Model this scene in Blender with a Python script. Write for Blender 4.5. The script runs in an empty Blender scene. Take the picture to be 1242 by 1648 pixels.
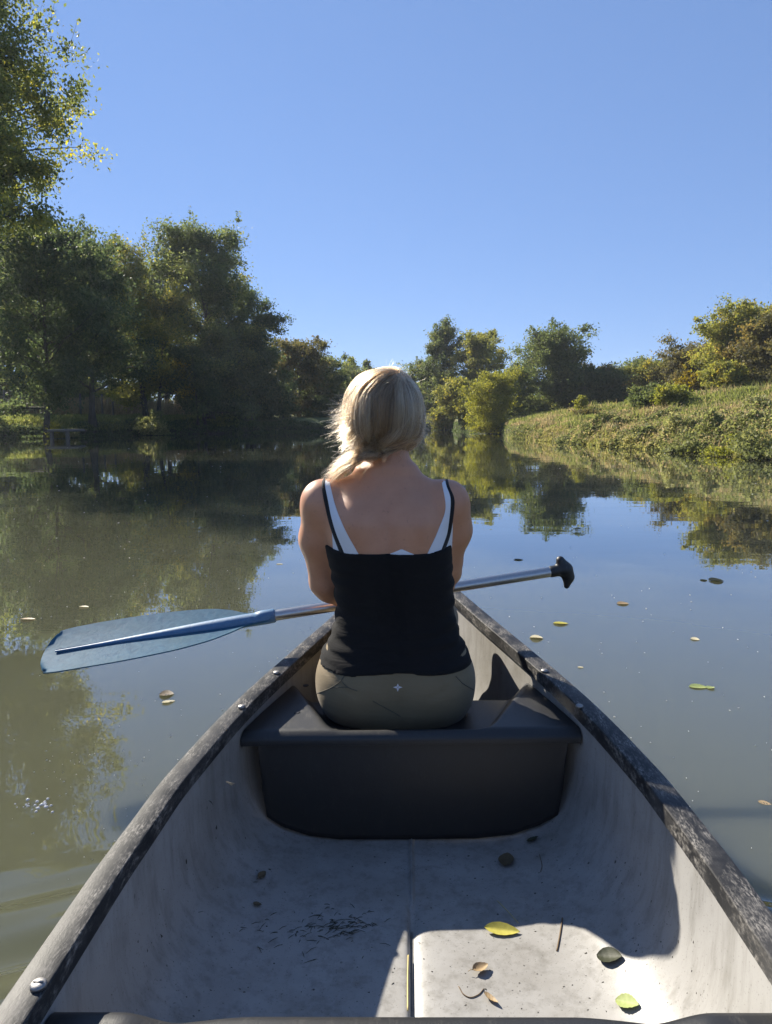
import bpy, math, time
import numpy as np
from mathutils import Vector
T0 = time.time()
sc = bpy.context.scene
COL = sc.collection
R = math.radians

# ------------------------------------------------------------------ camera
F_PX, PITCH, YAW, EYE = 1150.0, R(7.6), R(1.45), 0.92
cam = bpy.data.cameras.new('camera')
cam.sensor_fit = 'HORIZONTAL'
cam.sensor_width = 36.0
cam.lens = 36.0 * F_PX / 1242.0
cam.clip_start, cam.clip_end = 0.05, 3000.0
cam_o = bpy.data.objects.new('camera', cam)
cam_o.location = (0, 0, EYE)
cam_o.rotation_euler = (R(90) - PITCH, 0, YAW)
COL.objects.link(cam_o)
sc.camera = cam_o

# ------------------------------------------------------------------ sun and sky
SUN_DIR = np.array([-1.06, 1.03, 1.0]); SUN_DIR /= np.linalg.norm(SUN_DIR)
SUN_EL = math.asin(SUN_DIR[2])
SUN_AZ = math.atan2(SUN_DIR[0], SUN_DIR[1])          # from +Y towards +X
world = bpy.data.worlds.new('World'); sc.world = world
world.use_nodes = True
wn = world.node_tree.nodes; wl = world.node_tree.links
wn.clear()
sky = wn.new('ShaderNodeTexSky'); sky.sky_type = 'NISHITA'
sky.sun_disc = False
sky.sun_elevation = SUN_EL; sky.sun_rotation = SUN_AZ
sky.altitude = 2000; sky.air_density = 1.0; sky.dust_density = 0.0; sky.ozone_density = 6.0
gm = wn.new('ShaderNodeGamma'); gm.inputs['Gamma'].default_value = 0.45      # the phone's tone curve flattens the sky
hs = wn.new('ShaderNodeMix'); hs.data_type = 'RGBA'; hs.blend_type = 'MULTIPLY'; hs.inputs[0].default_value = 1.0
hs.inputs[7].default_value = (1.80, 2.31, 3.32, 1)                              # and its cool white balance
bg = wn.new('ShaderNodeBackground'); bg.inputs['Strength'].default_value = 0.05
wo = wn.new('ShaderNodeOutputWorld')
wl.new(sky.outputs[0], gm.inputs['Color']); wl.new(gm.outputs[0], hs.inputs[6]); wl.new(hs.outputs[2], bg.inputs['Color'])
wl.new(bg.outputs[0], wo.inputs['Surface'])
sun = bpy.data.lights.new('sun', 'SUN'); sun.energy = 4.8; sun.angle = R(0.53)
sun.color = (1.0, 0.93, 0.80)
sun_o = bpy.data.objects.new('sun', sun)
sun_o.rotation_euler = Vector(SUN_DIR).to_track_quat('Z', 'Y').to_euler()
sun_o.location = (-30, 30, 40)
COL.objects.link(sun_o)

sc.view_settings.view_transform = 'Standard'
sc.view_settings.look = 'None'
sc.view_settings.exposure = 1.25
sc.view_settings.gamma = 1.0
sc.view_settings.use_curve_mapping = False
sc.render.engine = 'CYCLES'
cy = sc.cycles
cy.use_denoising = True
try: cy.denoiser = 'OPENIMAGEDENOISE'
except Exception: pass
cy.volume_bounces = 0; cy.max_bounces = 8; cy.diffuse_bounces = 4; cy.glossy_bounces = 4; cy.transmission_bounces = 6
cy.transparent_max_bounces = 8
cy.caustics_reflective = False; cy.caustics_refractive = False
cy.sample_clamp_indirect = 6.0

# ------------------------------------------------------------------ pixel helpers (photo pixels -> points of the place)
def ray(u, v):
    a = (u - 621) / F_PX; b = -(v - 824) / F_PX
    d = np.array([a, math.cos(PITCH) + b * math.sin(PITCH), -math.sin(PITCH) + b * math.cos(PITCH)])
    c, s = math.cos(YAW), math.sin(YAW)
    d = np.array([c * d[0] - s * d[1], s * d[0] + c * d[1], d[2]])
    return d / np.linalg.norm(d)
EYEP = np.array([0, 0, EYE])
def at_z(u, v, z):
    d = ray(u, v); return EYEP + d * ((z - EYE) / d[2])
def az_of(u):
    d = ray(u, 670); return math.atan2(d[0], d[1])
def at_r(u, r):
    a = az_of(u); return r * math.sin(a), r * math.cos(a)
def height_at(v, r):                       # world height seen at image row v at distance r
    d = ray(621, v); return EYE + r * d[2] / math.hypot(d[0], d[1])

# ------------------------------------------------------------------ materials
def nt_new(name):
    m = bpy.data.materials.new(name); m.use_nodes = True
    nt = m.node_tree; nt.nodes.clear()
    out = nt.nodes.new('ShaderNodeOutputMaterial')
    return m, nt, out
def N(nt, t, **k):
    n = nt.nodes.new(t)
    for kk, vv in k.items():
        if kk in n.inputs: n.inputs[kk].default_value = vv
        else: setattr(n, kk, vv)
    return n
def ramp(nt, fac, stops):
    r = nt.nodes.new('ShaderNodeValToRGB')
    el = r.color_ramp.elements
    while len(el) < len(stops): el.new(0.5)
    for e, (p, c) in zip(el, stops):
        e.position = p; e.color = (*c, 1) if len(c) == 3 else c
    nt.links.new(fac, r.inputs[0]); return r.outputs[0]
def coords(nt, scale=(1, 1, 1), kind='Object'):
    tc = nt.nodes.new('ShaderNodeTexCoord'); mp = nt.nodes.new('ShaderNodeMapping')
    mp.inputs['Scale'].default_value = scale
    nt.links.new(tc.outputs[kind], mp.inputs['Vector']); return mp.outputs[0]
def noise(nt, vec, scale, detail=4, rough=0.55, dist=0.0):
    n = N(nt, 'ShaderNodeTexNoise'); n.inputs['Scale'].default_value = scale
    n.inputs['Detail'].default_value = detail; n.inputs['Roughness'].default_value = rough
    n.inputs['Distortion'].default_value = dist
    nt.links.new(vec, n.inputs['Vector']); return n.outputs['Fac']
def mixc(nt, fac, a, b, mode='MIX'):
    m = nt.nodes.new('ShaderNodeMix'); m.data_type = 'RGBA'; m.blend_type = mode
    for s, x in ((m.inputs[0], fac), (m.inputs[6], a), (m.inputs[7], b)):
        if isinstance(x, (int, float)): s.default_value = x
        elif isinstance(x, tuple): s.default_value = (*x, 1) if len(x) == 3 else x
        else: nt.links.new(x, s)
    return m.outputs[2]
def bump(nt, hgt, strength=0.3, dist=0.01, normal=None):
    b = nt.nodes.new('ShaderNodeBump'); b.inputs['Strength'].default_value = strength
    b.inputs['Distance'].default_value = dist
    nt.links.new(hgt, b.inputs['Height'])
    if normal is not None: nt.links.new(normal, b.inputs['Normal'])
    return b.outputs[0]
def principled(nt, out, color=None, rough=0.5, normal=None, **k):
    p = nt.nodes.new('ShaderNodeBsdfPrincipled')
    for s, x in (('Base Color', color), ('Roughness', rough)):
        if x is None: continue
        if isinstance(x, (int, float)): p.inputs[s].default_value = x
        elif isinstance(x, tuple): p.inputs[s].default_value = (*x, 1)
        else: nt.links.new(x, p.inputs[s])
    for kk, vv in k.items(): p.inputs[kk.replace('_', ' ')].default_value = vv
    if normal is not None: nt.links.new(normal, p.inputs['Normal'])
    if out is not None: nt.links.new(p.outputs[0], out.inputs['Surface'])
    return p

def plain(name, col, rough=0.5, bs=0.0, scale=80, var=0.25, **k):
    m, nt, out = nt_new(name)
    v = coords(nt); n1 = noise(nt, v, scale, 5)
    c = mixc(nt, n1, tuple(x * (1 - var) for x in col), tuple(min(1, x * (1 + var)) for x in col))
    principled(nt, out, c, rough, bump(nt, n1, bs, 0.003) if bs else None, **k)
    return m

def leaf_mat(name, stops, trans=0.35, rough=0.5):
    m, nt, out = nt_new(name)
    a = nt.nodes.new('ShaderNodeAttribute'); a.attribute_name = 'tint'
    c = ramp(nt, a.outputs['Fac'], stops)
    p = principled(nt, None, c, max(rough, .6))
    p.inputs['Specular IOR Level'].default_value = 0.2
    t = nt.nodes.new('ShaderNodeBsdfTranslucent')
    h = N(nt, 'ShaderNodeHueSaturation'); h.inputs['Value'].default_value = 1.9; h.inputs['Saturation'].default_value = 1.15
    nt.links.new(c, h.inputs['Color']); nt.links.new(h.outputs[0], t.inputs['Color'])
    mx = nt.nodes.new('ShaderNodeMixShader'); mx.inputs[0].default_value = trans
    nt.links.new(p.outputs[0], mx.inputs[1]); nt.links.new(t.outputs[0], mx.inputs[2])
    nt.links.new(mx.outputs[0], out.inputs['Surface'])
    return m

LEAF = {
 'dark':   leaf_mat('leaf_dark',   [(0, (0.048, 0.068, 0.032)), (.6, (0.089, 0.113, 0.048)), (1, (0.164, 0.169, 0.067))], .48),
 'mid':    leaf_mat('leaf_mid',    [(0, (0.062, 0.082, 0.032)), (.6, (0.125, 0.146, 0.053)), (1, (0.241, 0.218, 0.073))], .48),
 'olive':  leaf_mat('leaf_olive',  [(0, (0.108, 0.120, 0.035)), (.6, (0.217, 0.212, 0.058)), (1, (0.391, 0.305, 0.077))], .48),
 'yellow': leaf_mat('leaf_yellow', [(0, (0.112, 0.128, 0.024)), (.6, (0.210, 0.217, 0.039)), (1, (0.345, 0.300, 0.053))], .48),
 'bush':   leaf_mat('leaf_bush',   [(0, (0.127, 0.138, 0.030)), (.6, (0.207, 0.207, 0.048)), (1, (0.310, 0.276, 0.069))], .48),
 'grey':   leaf_mat('leaf_grey',   [(0, (.085, .098, .036)), (.6, (.195, .205, .082)), (1, (.330, .300, .140))], .45),
 'rust':   leaf_mat('leaf_rust',   [(0, (0.060, 0.058, 0.024)), (.6, (0.115, 0.104, 0.040)), (1, (0.200, 0.140, 0.050))], .48),
 'gold':   leaf_mat('leaf_gold',   [(0, (0.140, 0.110, 0.020)), (.6, (0.230, 0.180, 0.032)), (1, (0.300, 0.230, 0.045))], .48),
 'poplar': leaf_mat('leaf_poplar', [(0, (0.086, 0.111, 0.043)), (.55, (0.183, 0.198, 0.064)), (.85, (0.322, 0.301, 0.076)), (1, (0.603, 0.474, 0.086))], .48),
 'grass':  leaf_mat('leaf_grass',  [(0, (0.110, 0.127, 0.040)), (.6, (0.182, 0.196, 0.066)), (1, (0.286, 0.264, 0.116))], .48),
 'straw':  leaf_mat('leaf_straw',  [(0, (0.168, 0.132, 0.072)), (.6, (0.288, 0.228, 0.126)), (1, (0.396, 0.324, 0.192))], .48),

 'sunbush': leaf_mat('leaf_sunbush', [(0, (0.120, 0.130, 0.028)), (.5, (0.220, 0.215, 0.045)), (1, (0.330, 0.300, 0.070))], .48),
 'weed':   leaf_mat('leaf_weed',   [(0, (0.149, 0.149, 0.053)), (.6, (0.272, 0.258, 0.097)), (1, (0.437, 0.374, 0.172))], .48),
}
def bark_mat():
    m, nt, out = nt_new('bark')
    v = coords(nt, (1, 1, .25)); n1 = noise(nt, v, 14, 6, .65)
    c = ramp(nt, n1, [(.3, (.030, .026, .020)), (.55, (.080, .070, .055)), (.8, (.15, .14, .11))])
    principled(nt, out, c, .9, bump(nt, n1, .6, .03)); return m
BARK = bark_mat()

def ground_mat():
    m, nt, out = nt_new('bank_ground')
    v = coords(nt)
    n1 = noise(nt, v, .35, 6, .6); n2 = noise(nt, v, 5.0, 6, .7); n3 = noise(nt, v, 1.3, 4, .6)
    g = mixc(nt, n2, (.040, .070, .014), (.115, .150, .035))
    g2 = mixc(nt, n2, (.080, .085, .028), (.180, .160, .065))
    c = mixc(nt, ramp(nt, n1, [(.42, (0, 0, 0)), (.62, (1, 1, 1))]), g, g2)
    geo = nt.nodes.new('ShaderNodeNewGeometry'); sx = nt.nodes.new('ShaderNodeSeparateXYZ')
    nt.links.new(geo.outputs['Position'], sx.inputs[0])
    md = nt.nodes.new('ShaderNodeMath'); md.operation = 'MULTIPLY_ADD'
    nt.links.new(n3, md.inputs[0]); md.inputs[1].default_value = -.5
    nt.links.new(sx.outputs[2], md.inputs[2])
    soil = mixc(nt, n2, (.035, .028, .018), (.085, .068, .045))
    c = mixc(nt, ramp(nt, md.outputs[0], [(.02, (1, 1, 1)), (.22, (0, 0, 0))]), c, soil)
    principled(nt, out, c, .95, bump(nt, n2, .8, .12)); return m

def water_mat():
    m, nt, out = nt_new('river_water')
    v = coords(nt, (1, 1, 1)); va = coords(nt, (.55, 1.6, 1))
    big = noise(nt, va, .22, 3, .5); mid = noise(nt, va, 1.3, 3, .5, .4); fine = noise(nt, v, 9, 2, .5)
    # calm patches: ripple strength varies over the surface
    nrm = bump(nt, big, .05, .10); nrm = bump(nt, mid, .045, .030, nrm); nrm = bump(nt, fine, .02, .004, nrm)
    mk = noise(nt, v, .5, 3, .5)
    c = mixc(nt, mk, (.068, .070, .044), (.088, .089, .057))
    p = principled(nt, out, c, .012, nrm, IOR=1.40)
    p.subsurface_method = 'BURLEY'
    p.inputs['Subsurface Weight'].default_value = 1.0; p.inputs['Subsurface Radius'].default_value = (1, 1, .7); p.inputs['Subsurface Scale'].default_value = .28
    p.inputs['Coat Weight'].default_value = .85; p.inputs['Coat IOR'].default_value = 1.45; p.inputs['Coat Roughness'].default_value = .01
    nt.links.new(nrm, p.inputs['Coat Normal'])
    return m

def hull_mat():
    m, nt, out = nt_new('hull_plastic')
    v = coords(nt); n1 = noise(nt, v, 7, 6, .6); n2 = noise(nt, v, 260, 2, .5); n3 = noise(nt, coords(nt, (1, 1, .16)), 40, 5, .65)
    c = mixc(nt, n1, (.270, .262, .250), (.345, .334, .318))
    sp = ramp(nt, n2, [(.27, (0, 0, 0)), (.36, (1, 1, 1))])
    c = mixc(nt, sp, (.17, .16, .15), c)
    st = ramp(nt, n3, [(.30, (.62, .61, .58)), (.52, (1, 1, 1))])
    c = mixc(nt, .75, c, mixc(nt, 1.0, c, st, 'MULTIPLY'))
    blot = ramp(nt, noise(nt, v, 3.1, 5, .7), [(.36, (.72, .70, .66)), (.55, (1, 1, 1))])
    c = mixc(nt, .8, c, mixc(nt, 1.0, c, blot, 'MULTIPLY'))
    # scattered dark scuffs
    vo = nt.nodes.new('ShaderNodeTexVoronoi'); vo.inputs['Scale'].default_value = 26
    nt.links.new(coords(nt, (1, 1, .55)), vo.inputs['Vector'])
    dots = ramp(nt, vo.outputs['Distance'], [(.045, (0, 0, 0)), (.075, (1, 1, 1))])
    gate = ramp(nt, noise(nt, v, 11, 2, .5), [(.56, (1, 1, 1)), (.60, (0, 0, 0))])
    dd = mixc(nt, 1.0, dots, gate, 'LIGHTEN') if False else mixc(nt, gate, dots, (1, 1, 1))
    c = mixc(nt, 1.0, c, mixc(nt, dd, (.16, .15, .14), (1, 1, 1)), 'MULTIPLY')
    principled(nt, out, c, .42, bump(nt, n2, .10, .0012, bump(nt, n1, .12, .004)))
    return m

def vinyl_mat(name='worn_black_vinyl', wear=.5, base=.016, pale=.26, spec=.5):
    m, nt, out = nt_new(name)
    v = coords(nt); n1 = noise(nt, coords(nt, (1.5, .45, 1)), 30, 8, .75); n2 = noise(nt, coords(nt, (2.4, .6, 1)), 150, 6, .7); n3 = noise(nt, v, 9, 6, .7)
    w = ramp(nt, n1, [(.40 + .12 * (1 - wear), (0, 0, 0)), (.62 + .12 * (1 - wear), (1, 1, 1))])
    s = ramp(nt, n2, [(.44, (0, 0, 0)), (.60, (1, 1, 1))])
    a = mixc(nt, 1.0, w, s, 'MULTIPLY')
    c = mixc(nt, a, (base, base, base * 1.05), (pale, pale * .93, pale * .84))
    c = mixc(nt, ramp(nt, n3, [(.50, (0, 0, 0)), (.64, (wear * .45,) * 3)]), c, (pale * .4, pale * .38, pale * .36))
    rr = mixc(nt, a, (.46, .46, .46), (.8, .8, .8))
    p = principled(nt, out, c, rr, bump(nt, n2, .25, .0015, bump(nt, n1, .15, .002)))
    p.inputs['Specular IOR Level'].default_value = spec
    return m

M_HULL = hull_mat()
M_VINYL = vinyl_mat('worn_black_vinyl', .62, .020, .30, .16)
M_SEAT = vinyl_mat('black_moulded_plastic', .0, .015, .045, .5)
M_STEEL = plain('rivet_metal', (.30, .29, .28), .55, .2, 300, .2, Metallic=1.0)
M_ALU = plain('paddle_tube_metal', (.42, .41, .40), .30, .15, 160, .18, Metallic=1.0)
M_GRIP = vinyl_mat('grip_plastic', .05, .012, .15)

def blade_mat():
    m, nt, out = nt_new('blue_blade_plastic')
    v = coords(nt); n1 = noise(nt, v, 55, 8, .72, .6); n2 = noise(nt, v, 9, 4, .6)
    c = mixc(nt, ramp(nt, n1, [(.35, (0, 0, 0)), (.7, (1, 1, 1))]), (.020, .085, .165), (.070, .180, .275))
    c = mixc(nt, ramp(nt, n2, [(.4, (0, 0, 0)), (.75, (.6, .6, .6))]), c, (.060, .135, .180))
    p = principled(nt, None, c, .55, bump(nt, n1, .5, .003)); p.inputs['Specular IOR Level'].default_value = .06
    t = nt.nodes.new('ShaderNodeBsdfTranslucent'); t.inputs['Color'].default_value = (.09, .25, .40, 1)
    mx = nt.nodes.new('ShaderNodeMixShader'); mx.inputs[0].default_value = .30
    nt.links.new(p.outputs[0], mx.inputs[1]); nt.links.new(t.outputs[0], mx.inputs[2])
    nt.links.new(mx.outputs[0], out.inputs['Surface']); return m
M_BLADE = blade_mat()
M_BLADE_RIB = plain('blue_rib_plastic', (.060, .150, .270), .5, .2, 90, .3)

def skin_mat():
    m, nt, out = nt_new('skin')
    v = coords(nt); n1 = noise(nt, v, 18, 5, .6); n2 = noise(nt, v, 170, 4, .6); n3 = noise(nt, v, 95, 3, .6)
    c = mixc(nt, n1, (.42, .185, .100), (.58, .300, .185))
    c = mixc(nt, ramp(nt, n3, [(.62, (0, 0, 0)), (.74, (.5, .5, .5))]), c, (.30, .14, .085))
    p = principled(nt, out, c, .48, bump(nt, n2, .10, .0012))
    p.inputs['Subsurface Weight'].default_value = .12
    p.inputs['Subsurface Radius'].default_value = (.012, .005, .003)
    p.inputs['Subsurface Scale'].default_value = 1.0
    return m
M_SKIN = skin_mat()
def cloth_mat(name, a, b, rough=.85, sheen=.15, wv=900, bs=.2, wr=.0):
    m, nt, out = nt_new(name)
    v = coords(nt); n1 = noise(nt, v, 14, 5, .6); n2 = noise(nt, v, wv, 2, .5)
    c = mixc(nt, n1, a, b)
    nn = bump(nt, n2, bs, .0006)
    if wr:
        n3 = noise(nt, coords(nt, (1.2, 1.2, 4.5)), 13, 4, .55, .6); nn = bump(nt, n3, wr, .012, nn)
    p = principled(nt, out, c, rough, nn)
    p.inputs['Sheen Weight'].default_value = sheen; p.inputs['Sheen Roughness'].default_value = .5
    p.inputs['Specular IOR Level'].default_value = .25
    return m
M_TANK = cloth_mat('black_cotton', (.006, .0055, .006), (.0095, .009, .0095), .95, .02, 1100, .25, .35)
M_STRAPB = cloth_mat('black_strap_cloth', (.010, .010, .012), (.016, .016, .018))
M_WHITE = cloth_mat('white_cloth', (.62, .64, .70), (.76, .77, .80), .8, .1)
M_LEG = cloth_mat('olive_legging_cloth', (.155, .113, .060), (.195, .148, .084), .7, .12, 1000, .15, .12)
M_SEAM = cloth_mat('olive_seam_cloth', (.060, .052, .035), (.085, .072, .050))
M_LOGO = plain('pale_print', (.62, .58, .60), .5, 0, 50, .05)
def hair_mat():
    m, nt, out = nt_new('blond_hair')
    at = nt.nodes.new('ShaderNodeAttribute'); at.attribute_name = 'tone'
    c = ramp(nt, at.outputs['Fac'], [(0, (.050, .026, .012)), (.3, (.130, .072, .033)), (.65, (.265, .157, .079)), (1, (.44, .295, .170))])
    h = nt.nodes.new('ShaderNodeBsdfHairPrincipled')
    try: h.model = 'CHIANG'
    except Exception: pass
    nt.links.new(c, h.inputs['Color'])
    h.inputs['Roughness'].default_value = .36; h.inputs['Radial Roughness'].default_value = .45
    nt.links.new(h.outputs[0], out.inputs['Surface']); return m
M_HAIR = hair_mat()
M_SCALP = plain('hair_base', (.22, .15, .09), .8, .4, 60, .3)
M_EYE = plain('eye_white', (.75, .73, .70), .2, 0, 30, .05)
M_CONCRETE = plain('weathered_concrete', (.12, .115, .10), .9, .5, 30, .3)
M_WOODPOST = plain('grey_post_wood', (.13, .115, .095), .9, .4, 40, .35)

# ------------------------------------------------------------------ object helpers
def mesh_obj(name, verts, faces, mat, parent=None, smooth=True, tint=None):
    verts = np.asarray(verts, dtype=np.float32)
    me = bpy.data.meshes.new(name)
    if isinstance(faces, np.ndarray):
        n, k = faces.shape
        me.vertices.add(len(verts)); me.vertices.foreach_set('co', verts.ravel())
        me.loops.add(n * k); me.loops.foreach_set('vertex_index', faces.astype(np.int32).ravel())
        me.polygons.add(n)
        me.polygons.foreach_set('loop_start', np.arange(0, n * k, k, dtype=np.int32))
        me.update(calc_edges=True)
    else:
        me.from_pydata([tuple(map(float, v)) for v in verts], [], [tuple(map(int, f)) for f in faces]); me.update()
    if smooth: me.polygons.foreach_set('use_smooth', np.ones(len(me.polygons), dtype=bool))
    if tint is not None:
        at = me.attributes.new('tint', 'FLOAT', 'POINT'); at.data.foreach_set('value', np.asarray(tint, dtype=np.float32))
    me.validate()
    if mat is not None: me.materials.append(mat)
    o = bpy.data.objects.new(name, me); COL.objects.link(o)
    if parent is not None:
        o.parent = parent
        o.matrix_parent_inverse = parent_inv(parent)
    return o
def parent_inv(p):                            # all part meshes carry world coordinates
    from mathutils import Matrix
    return Matrix.Translation(p.location).inverted() if p.type == 'EMPTY' else Matrix.Identity(4)
def sharp(o, deg=35):
    o.data.set_sharp_from_angle(angle=R(deg)); return o
def tag(o, label=None, cat=None, group=None, kind=None):
    if label: o['label'] = label
    if cat: o['category'] = cat
    if group: o['group'] = group
    if kind: o['kind'] = kind
    return o
def thing(name, loc, label, cat, group=None):
    o = bpy.data.objects.new(name, None); o.location = loc; o.empty_display_size = .1
    COL.objects.link(o); return tag(o, label, cat, group)

class MB:                                    # collects tubes / grids / boxes into one mesh
    def __init__(s): s.v = []; s.f = []; s.n = 0
    def add(s, v, f):
        v = np.asarray(v, float).reshape(-1, 3); s.v.append(v); s.f += [tuple(int(i) + s.n for i in q) for q in f]; s.n += len(v)
    def tube(s, pts, rad, k=6, cap=True):
        pts = np.asarray(pts, float); n = len(pts); rad = np.broadcast_to(np.asarray(rad, float), (n,))
        t = np.gradient(pts, axis=0); t /= np.linalg.norm(t, axis=1)[:, None] + 1e-9
        ref = np.array([0, 0, 1.]) if abs(t[:, 2]).mean() < .8 else np.array([0, 1., 0])
        a = np.cross(t, ref); a /= np.linalg.norm(a, axis=1)[:, None] + 1e-9; b = np.cross(t, a)
        ang = np.arange(k) / k * 2 * math.pi
        ring = pts[:, None] + rad[:, None, None] * (a[:, None] * np.cos(ang)[None, :, None] + b[:, None] * np.sin(ang)[None, :, None])
        f = [(i * k + j, i * k + (j + 1) % k, (i + 1) * k + (j + 1) % k, (i + 1) * k + j) for i in range(n - 1) for j in range(k)]
        if cap: f += [tuple(range(k))[::-1], tuple((n - 1) * k + j for j in range(k))]
        s.add(ring, f)
    def grid(s, P, flip=False):
        P = np.asarray(P, float); a, b = P.shape[:2]
        f = [(i * b + j, i * b + j + 1, (i + 1) * b + j + 1, (i + 1) * b + j) for i in range(a - 1) for j in range(b - 1)]
        if flip: f = [q[::-1] for q in f]
        s.add(P.reshape(-1, 3), f)
    def box(s, c, h):
        c = np.array(c); sg = np.array([(x, y, z) for x in (-1, 1) for y in (-1, 1) for z in (-1, 1)])
        s.add(c + sg * np.array(h), [(0, 1, 3, 2), (4, 6, 7, 5), (0, 4, 5, 1), (2, 3, 7, 6), (0, 2, 6, 4), (1, 5, 7, 3)])
    def lathe(s, c, prof, k=16, axis=(0, 0, 1)):
        ax = Vector(axis).normalized(); q = ax.to_track_quat('Z', 'Y')
        ring = []
        for r, z in prof:
            for j in range(k):
                a = 2 * math.pi * j / k; ring.append(np.array(q @ Vector((r * math.cos(a), r * math.sin(a), z))) + np.array(c))
        n = len(prof)
        f = [(i * k + j, i * k + (j + 1) % k, (i + 1) * k + (j + 1) % k, (i + 1) * k + j) for i in range(n - 1) for j in range(k)]
        f += [tuple(range(k))[::-1], tuple((n - 1) * k + j for j in range(k))]
        s.add(ring, f)
    def build(s, name, mat, parent=None, smooth=True):
        return mesh_obj(name, np.concatenate(s.v), s.f, mat, parent, smooth)

def sstep(a, b, x):
    t = np.clip((np.asarray(x, float) - a) / (b - a), 0, 1); return t * t * (3 - 2 * t)
def smooth_interp(x, xs, ys, w=None):
    """cubic (pchip-like) interpolation"""
    xs = np.asarray(xs, float); ys = np.asarray(ys, float); x = np.asarray(x, float)
    d = np.diff(ys) / np.diff(xs); m = np.zeros_like(ys); m[0] = d[0]; m[-1] = d[-1]
    ok = d[:-1] * d[1:] > 0
    m[1:-1] = np.where(ok, 2 * d[:-1] * d[1:] / np.where(ok, d[:-1] + d[1:], 1), 0)
    i = np.clip(np.searchsorted(xs, x) - 1, 0, len(xs) - 2); h = xs[i + 1] - xs[i]
    t = np.clip((x - xs[i]) / h, 0, 1)
    return ((2*t**3 - 3*t**2 + 1) * ys[i] + (t**3 - 2*t**2 + t) * h * m[i] + (-2*t**3 + 3*t**2) * ys[i+1] + (t**3 - t**2) * h * m[i+1])

# value noise for geometry
def vnoise(p, seed=0):
    p = np.asarray(p, float); i = np.floor(p).astype(np.int64); f = p - i; f = f * f * (3 - 2 * f)
    def h(ix):
        n = (ix[..., 0] * 374761393 + ix[..., 1] * 668265263 + (ix[..., 2] * 2147483647 if ix.shape[-1] > 2 else 0) + seed * 1274126177) & 0xffffffff
        n = ((n ^ (n >> 13)) * 1274126177) & 0xffffffff; n = n ^ (n >> 16); return (n & 0xffff) / 65535.0
    D = p.shape[-1]; out = 0
    for c in range(2 ** D):
        o = np.array([(c >> k) & 1 for k in range(D)]); w = np.prod(np.where(o, f, 1 - f), axis=-1); out = out + w * h(i + o)
    return out
def fbm(p, oct=3, seed=0):
    return sum(vnoise(np.asarray(p) * 2 ** k, seed + k) / 2 ** k for k in range(oct)) / sum(1 / 2 ** k for k in range(oct))

# ------------------------------------------------------------------ river banks (shore distance by bearing from the boat)
SH_A = np.array([-180, -150, -120, -90, -60, -45, -35, -29.7, -24, -19.2, -12, -5, -1, 2, 4.5, 6.2, 7.6, 8.0, 8.5, 11, 14.5, 20, 26.9, 36, 50, 70, 90, 120, 150, 180.])
SH_R = np.array([70, 36, 22, 17, 20, 25, 30, 32.5, 35.5, 38.3, 42, 45.9, 52, 56, 45, 40.5, 38.6, 36.0, 31.0, 27.5, 24.3, 21.0, 18.3, 15.5, 12.5, 10.5, 10, 12, 22, 70.])
def shore(azd): return np.interp(azd, SH_A, SH_R)
RC_A = np.array([-180, 4, 7.5, 9, 14.5, 20, 27, 40, 90, 150, 180.])
RC_Z = np.array([1.0, 1.0, .62, .66, 1.16, 1.46, 1.70, 1.9, 1.6, 1.0, 1.0])
def ground_z(x, y, detail=True):
    x = np.asarray(x, float); y = np.asarray(y, float)
    r = np.hypot(x, y); azd = np.degrees(np.arctan2(x, y)); d = r - shore(azd) + (1.0 * (fbm(np.stack([x * .5, y * .5], -1), 2, 3) - .5) if detail else 0)
    right = sstep(5, 9, azd) * (1 - sstep(140, 170, azd))
    zc = np.interp(azd, RC_A, RC_Z)
    zl = np.interp(d, [-4, -.6, 0, .5, 1.4, 3, 12, 60, 400], [-1.2, -.5, -.02, .32, .72, .86, 1.05, 1.3, 3.0])
    zr = np.interp(d, [-4, -.6, 0, .6, 7.5, 9, 14, 60, 400], [-1.2, -.5, -.02, .34, 1, 1.03, .95, .9, 1.6]) * np.where(d > .6, zc, np.interp(d, [0, .6], [1, 1]) * 1)
    zr = np.where(d > .6, .34 + (zr - .34 * zc) * (zc - .34) / np.maximum(zc - .34 * zc, .01) * 1.0, zr)
    z = zl * (1 - right) + zr * right
    if detail: z = z + np.where(d > .2, (fbm(np.stack([x * .9, y * .9], -1), 3, 9) - .5) * .28, 0) + np.where(d > 40, (fbm(np.stack([x * .02, y * .02], -1), 2, 4) - .5) * 3, 0)
    return z
def build_ground():
    az = np.unique(np.concatenate([np.arange(-180, 180, 4.0), np.arange(-40, 42, .35)])); azr = np.radians(az)
    dd = np.concatenate([[-9, -5, -3, -1.5, -.8], np.arange(-.4, 3, .2), np.arange(3, 14, .5), np.geomspace(14, 330, 28)])
    A, D = np.meshgrid(azr, dd, indexing='ij'); Rr = shore(np.degrees(A)) + D
    X = Rr * np.sin(A); Y = Rr * np.cos(A); Z = ground_z(X, Y)
    n, k = A.shape; V = np.stack([X, Y, Z], -1).reshape(-1, 3)
    i = np.arange(n)[:, None]; j = np.arange(k - 1)[None]
    i2 = (i + 1) % n
    Fq = np.stack([i * k + j, i2 * k + j, i2 * k + j + 1, i * k + j + 1], -1).reshape(-1, 4)[:, ::-1]
    o = mesh_obj('ground', V, Fq, ground_mat()); tag(o, kind='structure')
    # river bed
    bed = MB(); rad = [0, 30, 75]
    a = np.linspace(0, 2 * math.pi, 49)[:-1]
    V = [(0, 0, -1.4)] + [(75 * math.cos(t), 75 * math.sin(t), -1.4) for t in a]
    o = mesh_obj('river_bed', V, [(0, 1 + i, 1 + (i + 1) % 48) for i in range(48)], plain('mud', (.07, .06, .04), .95)); tag(o, kind='structure')
build_ground()

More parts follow.
